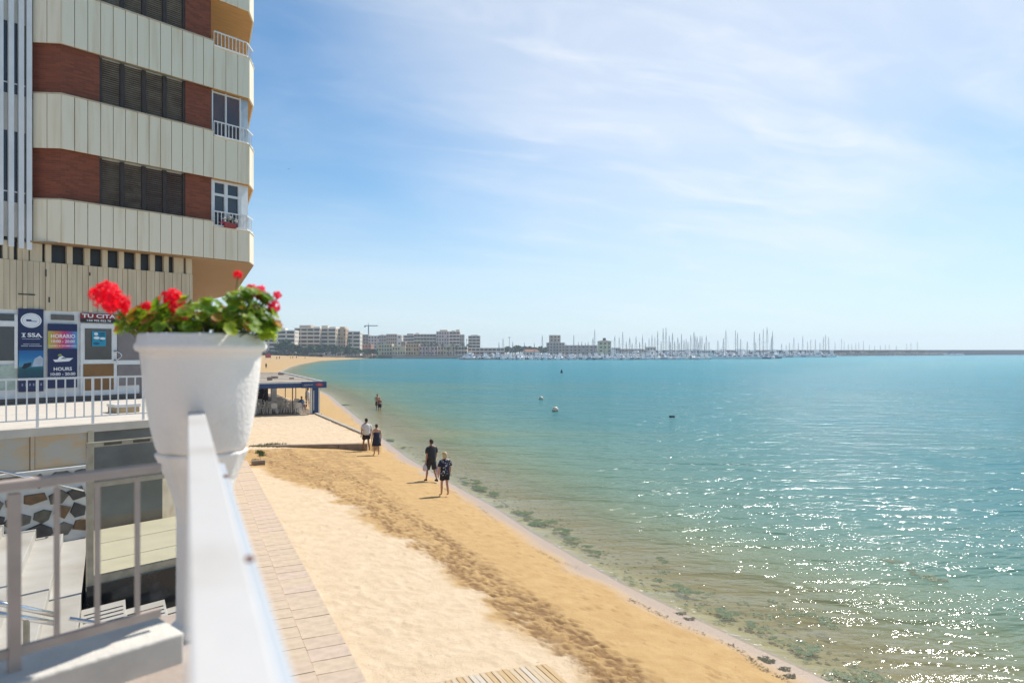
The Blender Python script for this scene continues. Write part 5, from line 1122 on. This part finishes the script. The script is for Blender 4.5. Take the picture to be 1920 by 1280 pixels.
house('grey port shed right of the tower house', 1149, 1163, 653, 618, 'grey', 'window', 3, 8, name='port_shed')
house('long low grey port shed behind masts', 1165, 1208, 655, 612, 'grey', 'window', 7, 8, name='port_shed')
house('grey flat-roofed kiosk building among the masts', 1213, 1230, 651.5, 600, 'grey', 'window', 3, 8, name='port_office')
house('low marina house with an orange tiled roof', 980, 1011, 660, 530, 'rosewhite', 'window', 5, 8, roof='tile', name='house', cat='house')
rq = random.Random(12); px = 596
while px < 872:                                         # a back row of small houses showing between the bigger blocks
    w_ = rq.uniform(6, 13); yt = rq.uniform(628, 640); c_ = rq.choice(('cream', 'white', 'rosewhite', 'tan', 'terracotta', 'grey', 'orange', 'pink'))
    house(f'small {dict(cream="cream", white="white", rosewhite="pinkish white", tan="tan", terracotta="terracotta", grey="grey", orange="orange", pink="pink")[c_]} house in the back row of the far town', px, px+w_, yt, rq.uniform(690, 760), c_, 'window', max(2, int(w_/3)), 10, rq.uniform(-8, 8), pent=((.1, .5, rq.uniform(1, 2.5)),), name='house', cat='house')['group'] = 'small houses in the back row of the far town'
    px += w_*rq.uniform(.9, 1.6)
# yellow tower house on the quay
th = house('square yellow tower house with an overhanging dark roof and lantern at the marina', 1123, 1146, 641, 560, 'yellow', 'window', 3, 9, ground=1.2, name='tower_house')
W = 23*560/F; H = CAMZ+(HY-641)*560/F-1.2
rf = MB(); rf.v = [(-W/2-1.3, -1.3, H+.52), (W/2+1.3, -1.3, H+.52), (W/2+1.3, 10.3, H+.52), (-W/2-1.3, 10.3, H+.52), (-1, 4, H+1.5), (1, 4, H+1.5), (1, 5.5, H+1.5), (-1, 5.5, H+1.5)]; rf.f = [(0, 1, 5, 4), (1, 2, 6, 5), (2, 3, 7, 6), (3, 0, 4, 7), (4, 5, 6, 7), (3, 2, 1, 0)]; rf.m = [0]*6
r_ = rf.build('roof', mat('dark_red_roof', (.12, .06, .055), .8), th); MB().box(-1.1, 1.1, 3.7, 5.9, H+1.502, H+3.4).build('lantern', M_dark, r_); MB().box(-W/2-.6, W/2+.6, -.6, 9.6, -1.4, .9).build('plinth', HM['brown'], th)
# crane
c0 = cz(691, 760, 5); cr_ = thing('tower_crane', 'thin green-grey tower crane standing over the far town', 'crane', c0, FACE+R(8))
zt2 = CAMZ+(HY-611)*760/F-5; M_crane = mat('crane_paint', (.16, .26, .26), .6, .1)
MB().box(-.6, .6, -.6, .6, 0, zt2).build('mast', M_crane, cr_); MB().box(-4.5, 10, -.4, .4, zt2-.2, zt2+.8).build('jib', M_crane, cr_); MB().box(-4.6, -3.2, -.7, .7, zt2-1.4, zt2-.3).build('counterweight', M_dark, cr_); MB().tube([(0, 0, zt2+.8), (0, 0, zt2+3.4)], [.5, .15], 4).build('apex', M_crane, cr_)
# trees
M_bark = mat('bark', (.13, .095, .06), .9, .2, 4)
def crown(seed, blobs, n_, leaf, cols):
    r_ = random.Random(seed); m_ = MB()
    for _ in range(n_):
        b = r_.choice(blobs); d = Vector((r_.gauss(0, 1), r_.gauss(0, 1), r_.gauss(0, 1))).normalized()*(r_.random()**.4)
        c_ = Vector(b[0])+Vector((d.x*b[1], d.y*b[1], d.z*b[2])); a = Vector((r_.gauss(0, 1), r_.gauss(0, 1), r_.gauss(0, 1))).normalized(); e_ = a.orthogonal().normalized(); q = a.cross(e_); s_ = leaf*r_.uniform(.6, 1.3)
        m_.mi = r_.randrange(len(cols)); m_.face([c_-e_*s_, c_+q*s_*.7, c_+e_*s_, c_-q*s_*.7])
    return m_.mesh('crown', cols)
G1 = [mat('foliage_deep', (.018, .060, .012), .7, .2, 1), mat('foliage_mid', (.04, .105, .02), .7, .2, 1), mat('foliage_light', (.075, .14, .03), .7, .2, 1)]
G2 = [mat('foliage_olive', (.05, .07, .03), .7, .2, 1), mat('foliage_grey', (.085, .09, .05), .7, .2, 1), mat('scrub_brown', (.10, .085, .05), .8, .2, 1)]
CR = [crown(1, [((0, 0, 4.2), 3.2, 2.4), ((-2, .5, 3.4), 2.2, 1.8), ((2.1, -.4, 3.6), 2.3, 1.8), ((.5, 0, 5.6), 1.8, 1.3)], 900, .42, G1), crown(2, [((0, 0, 3.4), 2.6, 2.0), ((1.6, 0, 2.8), 1.8, 1.4), ((-1.5, 0, 4.2), 1.7, 1.4)], 700, .40, G1), crown(3, [((0, 0, .9), 2.4, 1.0), ((2, 0, .7), 1.8, .8), ((-2.1, .3, .8), 1.9, .9)], 700, .34, G2)]
TR = MB().tube([(0, 0, -1), (.1, 0, 1.5), (-.1, 0, 3.6)], [.34, .26, .14], 7).tube([(0, 0, 1.4), (1.2, .2, 3.2)], [.16, .08], 6).tube([(0, 0, 1.7), (-1.3, -.2, 3.4)], [.15, .07], 6).mesh('trunk', M_bark)
def tree(label, px, Z, w_m, k, ground=GZ, name='tree', group=None):
    t_ = thing(name, label, 'shrub' if k == 2 else 'tree', cz(px, Z, ground), random.uniform(0, 6)); s_ = w_m/(8.6 if k == 0 else 6.4)
    link('crown', CR[k], t_).scale = (s_,)*3; link('trunk', TR, t_).scale = (s_, s_, s_) if k != 2 else (s_*.3, s_*.3, s_*.2); return t_
tree('big dark round tree at the back of the far left beach', 533, 485, 15, 0); tree('dark tree leaning over the big round tree on its right', 545, 492, 10, 1)
for px, Z, w_, k in ((558, 488, 9, 1), (570, 492, 8, 0), (580, 486, 9, 1), (590, 498, 9, 0), (612, 505, 9, 1), (624, 500, 10, 0), (634, 505, 9, 0), (643, 510, 8, 1), (652, 512, 9, 0), (660, 515, 7, 1), (696, 540, 6, 0), (701, 537, 6, 1), (564, 484, 8, 1), (576, 488, 8, 0), (585, 490, 7, 1), (601, 500, 9, 1), (607, 498, 8, 0), (618, 500, 8, 0), (629, 503, 8, 1), (638, 506, 8, 0), (647, 510, 7, 0), (656, 514, 7, 1), (667, 520, 6, 0), (674, 527, 6, 1), (683, 532, 6, 0), (689, 536, 6, 1)):
    tree('green tree in the row in front of the far apartment blocks', px, Z, w_, k, group=None)['group'] = 'trees in front of the far apartment blocks'
for px, Z, w_ in ((500, 468, 14), (512, 470, 12), (524, 466, 14), (537, 470, 10), (548, 474, 9), (556, 475, 9), (568, 477, 8), (582, 480, 9), (596, 484, 8)):
    tree('grey-green scrub bush at the back of the far beach', px, Z, w_, 2, GZ-.3, 'bush')['group'] = 'scrub bushes at the back of the far beach'
for px, Z, w_ in ((950, 600, 9), (957, 604, 8), (966, 600, 9), (974, 606, 10), (985, 600, 9), (994, 606, 9), (1004, 602, 8), (1012, 606, 9), (1020, 602, 8)):
    tree('dark tree behind the marina left of the concrete block', px, Z, w_, 1)['group'] = 'trees behind the marina'
m_ = MB(); r_ = random.Random(2)
for i in range(20):
    a = i*2.4; el = r_.uniform(-.5, 1.0); pr = Vector((0, 0, 0)); w_ = .0
    for s_ in range(5):
        f = (s_+1)/5; q = Vector((math.cos(a)*2.0*f, math.sin(a)*2.0*f, el*1.5*f-1.5*f*f)); sd = Vector((-math.sin(a), math.cos(a), 0))*(.42 if s_ < 3 else .2)
        m_.face([pr-sd, pr+sd, q+sd*.8, q-sd*.8]); pr = q
PCR = m_.mesh('crown', G1[1]); PTR = MB().tube([(0, 0, -1), (.06, 0, 3), (0, 0, 6)], [.30, .22, .20], 7).mesh('trunk', M_bark)
for px, Z, yt in ((786, 532, 640), (795, 534, 642), (803, 532, 641), (809, 535, 643), (819, 530, 644), (830, 534, 645), (841, 532, 651), (850, 533, 645), (856, 536, 648), (868, 538, 644), (878, 538, 645), (655.5, 520, 636)):
    t_ = thing('palm_tree', 'tall palm tree standing on the waterfront quay' if px > 700 else 'lone palm tree in front of the white stepped block', 'palm', cz(px, Z, GZ), random.uniform(0, 6), 'palm trees on the waterfront quay' if px > 700 else None)
    h = CAMZ+(HY-yt)*Z/F-GZ; o = link('trunk', PTR, t_); o.scale = (1, 1, h/6.2); o = link('crown', PCR, t_, (0, 0, h-.15)); o.scale = (1.05, 1.05, 1.05)
# awnings, umbrellas and cars along the waterfront
M_awn = mat('white_awning', (.66, .64, .62), .7, .05); 
for i, (px0, px1, y_, Z) in enumerate(((579, 606, 663, 474), (608, 618, 661, 480), (631, 641, 661, 488), (664, 680, 662, 520), (737, 745, 660, 527), (763, 775, 658, 525), (804, 815, 660, 525), (835, 849, 660, 526))):
    s_ = Z/F; t_ = thing('awning', f'pale awning roof on posts along the far waterfront, {["at the back of the left beach", "small one beside the beach bar trees", "in front of the tan block", "below the terracotta house", "in front of the cream house", "in front of the orange house", "between the palms", "right of the palms"][i]}', 'awning', cz((px0+px1)/2, Z, GZ-.2), FACE)
    w_ = (px1-px0)*s_/2; h = CAMZ+(HY-y_)*s_-GZ+.2; MB().box(-w_, w_, 0, 4, h, h+.25).build('canopy', M_awn, t_)
    for x in (-w_+.1, w_-.1): MB().box(x-.08, x+.08, .1, .26, 0, h).build('post', M_alu, t_)
rb = on_sand(503, 672); t_ = thing('red_board', 'square red board standing on the far left beach', 'board', rb, FACE); s_ = (rb.x*FWX+rb.y*FWY)/F
MB().box(-5.5*s_, 5*s_, -.05, .05, 1.5*s_, 9*s_).build('panel', mat('red_board', (.45, .05, .06), .6), t_); MB().box(-5*s_, -4.4*s_, -.04, .04, -.5, 1.5*s_).build('leg', M_alu, t_); MB().box(4*s_, 4.6*s_, -.04, .04, -.5, 1.5*s_).build('leg', M_alu, t_)
pm = person('small dark figure walking on the sand behind the beach bar roof', on_sand(499, 691), R(20), 1.7, 'brown', .12, M_darkhair, 'short', M_blackcloth, 'shirt', M_blackcloth, 'shorts')
for i, (px, py) in enumerate(((519, 674), (524, 673.5), (549, 673), (556, 672.5), (572, 672.5), (545, 673))):
    lab = ['sunbather standing on the far beach right of the red board', 'dark figure beside the sunbather near the red board', 'figure on the far beach, middle of three near the water', 'dark figure on the far beach, right of the middle three', 'figure standing alone on the far beach right of the others', 'figure on the far beach, left of the middle three'][i]
    c_ = copy_tree(pm); c_.location = on_sand(px, py); c_['label'] = lab; c_.rotation_euler.z = random.uniform(0, 6)
# marina boats
M_hull = [mat('hull_white', (.84, .83, .81), .35, .04, 1), mat('hull_navy', (.03, .05, .12), .35, .1, 1), mat('hull_pale_blue', (.25, .42, .55), .35, .1, 1), mat('hull_dark', (.05, .06, .07), .4, .1, 1)]
M_cab = mat('boat_cabin', (.84, .83, .81), .4, .04, 1); M_canv = [mat('canvas_blue', (.05, .11, .22), .8), mat('canvas_grey', (.25, .25, .27), .8), mat('canvas_rust', (.30, .13, .09), .8)]
M_mast = mat('mast_alloy', (.20, .21, .23), .5, .05); M_bwin = mat('boat_window', (.02, .025, .03), .2)
def hull_mesh(L, B, H, m, name='hull'):
    m_ = MB(); st_ = []
    for f, w_, zt3 in ((-.5, .80, H), (-.2, 1.0, H), (.15, .95, H*1.06), (.38, .55, H*1.18), (.5, .04, H*1.3)): st_.append((f*L, w_*B/2, zt3))
    for y, w_, z in st_: m_.v += [(-w_, y, z), (-w_*.72, y*.96, -.35), (w_*.72, y*.96, -.35), (w_, y, z)]
    for i in range(4):
        for j in range(3): a = i*4+j; m_.f.append((a, a+4, a+5, a+1)); m_.m.append(0)
        a = i*4; m_.f.append((a+3, a+7, a+4, a)); m_.m.append(0)
    m_.f += [(0, 1, 2, 3), (19, 18, 17, 16)]; m_.m += [0, 0]; return m_.mesh(name, m)
def motor_proto(v):
    L, B, H = ((8.5, 2.9, 1.2), (6.2, 2.3, .9), (10.5, 3.4, 1.5), (7.0, 2.5, 1.0), (8.0, 2.7, 1.1))[v]; P = [('hull', hull_mesh(L, B, H, M_hull[(0, 0, 0, 2, 1)[v]]))]
    if v in (0, 2, 4):
        ch_ = (1.3, 0, 1.9, 0, 1.1)[v]; m_ = MB(); m_.v = [(-B*.38, -L*.22, H), (B*.38, -L*.22, H), (B*.30, L*.22, H), (-B*.30, L*.22, H), (-B*.32, -L*.2, H+ch_), (B*.32, -L*.2, H+ch_), (B*.24, L*.08, H+ch_), (-B*.24, L*.08, H+ch_)]; m_.f = [(0, 1, 5, 4), (1, 2, 6, 5), (2, 3, 7, 6), (3, 0, 4, 7), (4, 5, 6, 7)]; m_.m = [0]*5
        P.append(('cabin', m_.mesh('cabin', M_cab))); P.append(('windscreen', MB().box(-B*.385, B*.385, -L*.15, L*.12, H+ch_*.42, H+ch_*.78).mesh('windscreen', M_bwin)))
        if v == 2: P.append(('flybridge', MB().box(-B*.28, B*.28, -L*.18, 0, H+ch_+.01, H+ch_+.7).mesh('flybridge', M_cab)))
        P.append(('radar_arch', MB().tube([(-B*.3, -L*.24, H), (-B*.26, -L*.26, H+ch_+.9), (B*.26, -L*.26, H+ch_+.9), (B*.3, -L*.24, H)], .09, 5).mesh('radar_arch', M_cab)))
    else:
        P.append(('cover', MB().rings([(0, -L*.1, H, B*.42, L*.3), (0, -L*.1, H+.5, B*.3, L*.22), (0, -L*.1, H+.7, .1, L*.12)], 8).mesh('cover', M_canv[0 if v == 1 else 1])))
        P.append(('windscreen', MB().box(-B*.35, B*.35, L*.1, L*.14, H, H+.55).mesh('windscreen', M_bwin)))
    return P
def sail_proto(v):
    L, B, H = ((9.5, 3.0, 1.1), (12, 3.7, 1.35), (11, 3.4, 1.2))[v]; mh = (12.5, 16, 14)[v]; P = [('hull', hull_mesh(L, B, H, M_hull[(0, 0, 1)[v]]))]
    P.append(('cabin', MB().rings([(0, .2, H, B*.30, L*.22), (0, .2, H+.45, B*.24, L*.18)], 8).mesh('cabin', M_cab)))
    P.append(('mast', MB().tube([(0, L*.06, 0), (0, L*.06, mh)], [.21, .16], 5).tube([(-.9, L*.06, mh*.55), (.9, L*.06, mh*.55)], .05, 4).mesh('mast', M_mast)))
    P.append(('boom', MB().tube([(0, L*.06, 2.2), (0, -L*.34, 2.3)], .20, 6).mesh('boom', M_canv[(0, 1, 0)[v]])))
    rg = MB()
    for q in ((0, L*.48, H*1.25), (0, -L*.48, H), (-B*.48, 0, H), (B*.48, 0, H)): rg.tube([(0, L*.06, mh*.98), q], .035, 3, False)
    P.append(('rigging', rg.mesh('rigging', M_mast))); return P
MP = [motor_proto(v) for v in range(5)]; SP = [sail_proto(v) for v in range(3)]
ML = ['white cabin cruiser', 'small white open boat with a blue cover', 'large white flybridge motor yacht', 'pale blue open boat with a grey cover', 'navy hulled motorboat with a white cabin']
SL = ['white sailing boat with blue boom cover', 'long white sailing yacht with a tall bare mast', 'navy sailing yacht with a bare mast']
def region(px): return 'moored left of the orange-roofed house' if px < 980 else 'moored between orange-roofed and tower house' if px < 1135 else 'moored right of the tower house' if px < 1335 else 'moored at the separate outer pontoon' if px < 1457 else 'moored at the far right pontoon'
def boat(P, name, label, cat, px, Z, rz, s=1.0, sz_=None):
    t_ = thing(name, label, cat, cz(px, Z, 0), rz, label.split(' moored')[0].replace('white ', 'white ')+'s '+label[label.index('moored'):])
    for nm, me in P:
        o = link(nm, me, t_); o.scale = (s, s, s)
        if sz_ and nm in ('mast', 'rigging'): o.scale = (s, s, sz_)
    return t_
rb_ = random.Random(9)
for row, (Z, a, b, stp) in enumerate(((462, 862, 1085, 7.4), (446, 925, 1190, 7.8), (466, 1085, 1335, 7.6), (480, 880, 1320, 8.4), (502, 905, 1330, 8.6), (530, 950, 1330, 9.5))):
    px = a
    while px < b:
        v = rb_.choices(range(5), (5, 3, 2.2, 1.2, 1.2))[0]
        if rb_.random() < .9: boat(MP[v], 'motorboat', ML[v]+' '+region(px), 'motorboat', px, Z+rb_.uniform(-3, 3), FACE+R(180)+rb_.uniform(-.35, .35)+(math.pi if rb_.random() < .35 else 0), rb_.uniform(.85, 1.15))
        px += stp*rb_.uniform(.8, 1.2)
for (Z, a, b, stp) in ((508, 1340, 1452, 9.5), (530, 1345, 1455, 10), (640, 1460, 1562, 8)):
    px = a
    while px < b:
        v = rb_.choices(range(5), (5, 2, 3, 1, 1.5))[0]; boat(MP[v], 'motorboat', ML[v]+' '+region(px), 'motorboat', px, Z+rb_.uniform(-3, 3), FACE+R(90)+rb_.uniform(-.5, .5), rb_.uniform(.9, 1.2)); px += stp*rb_.uniform(.8, 1.25)
masts = [(1016,628),(1076,628),(1091,640),(1103,640),(1111,633),(1115,617),(1152,629),(1161,632),(1167,622),(1180,632),(1192,631),(1205,628),(1217,634),(1223,628),(1228,632),(1233,621),(1243,616),(1249,614),(1255,629),(1262,624),(1270,632),(1278,626),(1283,637),(1287,635),(1296,628),(1300,622),(1304,629),(1308,631),(1313,630),(1317,630),(1325,629),(1329,640),
 (1347,638),(1356,634),(1360,619),(1379,619),(1383,624),(1390,635),(1402,640),(1414,622),(1417,642),(1423,625),(1431,616),(1439,613),(1446,632),(1448,621),
 (1466,644),(1474,646),(1481,642),(1488,632),(1497,642),(1505,629),(1514,640),(1519,636),(1529,636),(1538,642),(1545,632),(1549,627),(1555,632),(1566,641),(1577,635),(1583,640),(1590,645),(1597,644),(1604,643),(1611,641),(1619,639),(1630,646),(1640,648),(1650,647),(1660,645),(1668,646),(1680,648),(1700,644),(1709,642),(1719,641),
 (936,641),(944,634),(962,640),(983,642),(1002,643),(1040,640),(1062,644),(1085,641),(1098,642),(1133,645),(1142,642),(1174,640),(1186,643),(1199,641),(1211,642),(1239,640),(1258,641),(1266,640),(1274,642),(1291,641),(1310,642),(1321,643)]
for px, yt in masts:
    Z = rb_.uniform(455, 515) if px < 1335 else rb_.uniform(512, 545) if px < 1457 else rb_.uniform(640, 690) if px < 1560 else rb_.uniform(900, 940)
    mh = CAMZ+(HY-yt)*Z/F; v = rb_.choices((0, 1, 2), (4, 3, 1))[0]; v = 1 if mh > 15 else v; base = (12.5, 16, 14)[v]
    boat(SP[v], 'sailboat', SL[v]+' '+(region(px) if px < 1560 else 'moored behind the breakwater rocks'), 'sailboat', px, Z, FACE+rb_.uniform(-.6, .6)+(math.pi if rb_.random() < .5 else 0), 1.0, mh/base)
for (Z, a, b, stp) in ((565, 1150, 1335, 8.5), (590, 1190, 1335, 9.5), (562, 1340, 1456, 9), (600, 1345, 1456, 10), (655, 1462, 1565, 9)):
    px = a
    while px < b: boat(MP[2 if rb_.random() < .5 else 0], 'motorboat', 'big white motor yacht moored in the rows before the breakwater', 'motorboat', px, Z+rb_.uniform(-3, 3), FACE+rb_.uniform(-.6, .6)+(math.pi if rb_.random() < .5 else 0), rb_.uniform(1.3, 1.8)); px += stp*rb_.uniform(.8, 1.3)
# big white yacht
by = thing('motor_yacht', 'big white streamlined motor yacht at the right end of the first pontoon', 'yacht', cz(1318, 520, 0), FACE+R(90))
link('hull', hull_mesh(19, 5.2, 2.6, M_hull[0]), by)
m_ = MB(); m_.prism([(-2, -7), (2, -7), (1.4, 4.5), (-1.4, 4.5)], 2.7, 4.4); m_.build('saloon', M_cab, by); MB().prism([(-1.6, -6), (1.6, -6), (1.1, 1.2), (-1.1, 1.2)], 4.402, 5.7).build('bridge', M_cab, by); MB().prism([(-1.64, -5), (1.64, -5), (1.2, .8), (-1.2, .8)], 4.75, 5.25).build('window_band', M_bwin, by); MB().box(-1.7, 1.7, -6.4, -5.8, 5.7, 6.9).build('radar_arch', M_cab, by)
# pontoons
for (Z, a, b) in ((455, 862, 1200), (474, 1080, 1333), (490, 870, 1330), (520, 1338, 1456), (652, 1458, 1565)):
    pa, pb = cz(a, Z, .3), cz(b, Z, .3); t_ = thing('pontoon', {455: 'nearest long pontoon of the marina in front of the low houses', 474: 'pontoon of the marina below the yellow tower house', 490: 'long pontoon in the middle of the marina', 520: 'outer pontoon right of the gap in the boats', 652: 'far pontoon in front of the breakwater'}[Z], 'pontoon', pa)
    MB().bar((0, 0, 0), pb-pa, 2.2, .7).build('deck', M_concd, t_)
# lamp masts
for px, yt in ((955, 633), (875, 637)):
    c0 = cz(px, 548, 1.5); t_ = thing('light_mast', f'tall thin light mast {"left of the trees behind the marina" if px > 900 else "beside the grey block right of the palms"}', 'light mast', c0); h = CAMZ+(HY-yt)*548/F-1.5
    MB().tube([(0, 0, 0), (0, 0, h)], [.22, .14], 6).build('pole', M_mast, t_); MB().box(-.8, .8, -.2, .2, h, h+.5).build('lamp_head', M_dark, t_)
# breakwater
bw = thing('breakwater', 'long dark breakwater wall closing the bay on the right', 'breakwater', cz(1240, 700, 0)); o = bw.location
pts = [(1010, 690, 6.6), (1240, 700, 6.6), (1460, 745, 6.8), (1600, 850, 7.0), (1780, 985, 7.3), (1930, 1020, 7.4), (2200, 1060, 7.5)]; M_bw = mat('breakwater_wall', (.010, .022, .04), .85, .2, .1)
for a, b in zip(pts[:-1], pts[1:]):
    pa, pb = cz(a[0], a[1], 0)-Vector((o.x, o.y, 0)), cz(b[0], b[1], 0)-Vector((o.x, o.y, 0)); m_ = MB(); d = (pb-pa).normalized(); nn = Vector((-d.y, d.x, 0))*6
    m_.v = [tuple(pa+Vector((0, 0, -3))), tuple(pb+Vector((0, 0, -3))), tuple(pb+nn+Vector((0, 0, -3))), tuple(pa+nn+Vector((0, 0, -3))), tuple(pa+Vector((0, 0, a[2]))), tuple(pb+Vector((0, 0, b[2]))), tuple(pb+nn+Vector((0, 0, b[2]))), tuple(pa+nn+Vector((0, 0, a[2])))]
    m_.f = [(0, 1, 5, 4), (1, 2, 6, 5), (2, 3, 7, 6), (3, 0, 4, 7), (4, 5, 6, 7), (3, 2, 1, 0)]; m_.m = [0]*6; m_.build('wall_section', M_bw, bw)
M_rock = [mat('armour_rock', (.36, .30, .24), .9, .2, .6), mat('armour_rock_dark', (.22, .20, .18), .9, .2, .6)]
mb = MB(); r_ = random.Random(4)
for _ in range(1500):
    px = r_.uniform(1562, 1775); Z = np.interp(px, [1562, 1775], [815, 955])-r_.uniform(0, 22); z = 5.2*(1-(np.interp(px, [1562, 1775], [815, 955])-Z)/22)*np.interp(px, [1562, 1600, 1720, 1775], [.4, 1, .9, .4])
    c_ = cz(px, Z, z); s_ = r_.uniform(.6, 1.5); mb.mi = r_.randrange(2); b = len(mb.v); mb.v += [tuple(c_+Vector((r_.uniform(.5, 1)*x*s_, r_.uniform(.5, 1)*y*s_, r_.uniform(.5, 1)*z_*s_*.8))) for x, y, z_ in ((-1,-1,-1),(1,-1,-1),(1,1,-1),(-1,1,-1),(-1,-1,1),(1,-1,1),(1,1,1),(-1,1,1))]
    for q in ((0,3,2,1),(4,5,6,7),(0,1,5,4),(1,2,6,5),(2,3,7,6),(3,0,4,7)): mb.f.append(tuple(b+i for i in q)); mb.m.append(mb.mi)
tag(mb.build('breakwater_rocks', M_rock), 'pale rocks piled against the breakwater wall at the right end of the marina', 'rocks', kind='stuff')
for px in (1601, 1625, 1634, 1648, 1660, 1698, 1724):
    tree('low green bush among the rocks of the breakwater', px, float(np.interp(px, [1562, 1775], [812, 950])), 11, 2, 3.6, 'bush')['group'] = 'bushes among the rocks of the breakwater'
for px in (1772, 1785, 1795, 1802):
    boat(MP[0], 'motorboat', 'white cabin cruiser moored at the dark breakwater', 'motorboat', px, 930, FACE+R(90), 1.0)

# ---------------------------------------------------------------- added unseen house behind the viewer, bouncing warm light onto the pot
M_house = mat('unseen_fill_house_wall', (.66, .56, .46), .85, .08, 2, .3, 30)
hs = thing('unseen_fill_house', 'unseen plastered house added behind the viewer to bounce warm light onto the pot', 'house', (-2.5, -4.2, 4.15))
MB().box(-7, 2.6, -6, 0, -3.5, 6.4).build('wall', M_house, hs)
for x in (-5.2, -1.2): 
    wn = MB().box(x-.55, x+.55, -.02, .02, 1.0, 2.3).build('window', M_glass, hs); MB().box(x-.65, x+.65, -.02, .06, .92, .995).build('sill', M_white, wn)
dn = MB().box(-3.7, -2.7, -.02, .03, .02, 2.15).build('door', M_alu, hs); MB().box(-3.5, -2.9, .031, .04, .9, 2.0).build('pane', M_glass, dn)

# ---------------------------------------------------------------- sea air
HD = .00034
M_hz = bpy.data.materials.new('sea_air'); M_hz.use_nodes = True; t = M_hz.node_tree; n = t.nodes; n.clear()
pv = n.new('ShaderNodeVolumePrincipled'); pv.inputs['Density'].default_value = HD; pv.inputs['Color'].default_value = (.74, .87, 1, 1); pv.inputs['Anisotropy'].default_value = .35
ou = n.new('ShaderNodeOutputMaterial'); t.links.new(pv.outputs[0], ou.inputs['Volume'])
hzb = MB().box(-520, 1860, -330, 1750, -4.5, 42).build('haze', M_hz); tag(hzb, 'thin pale sea haze over the bay', kind='stuff')
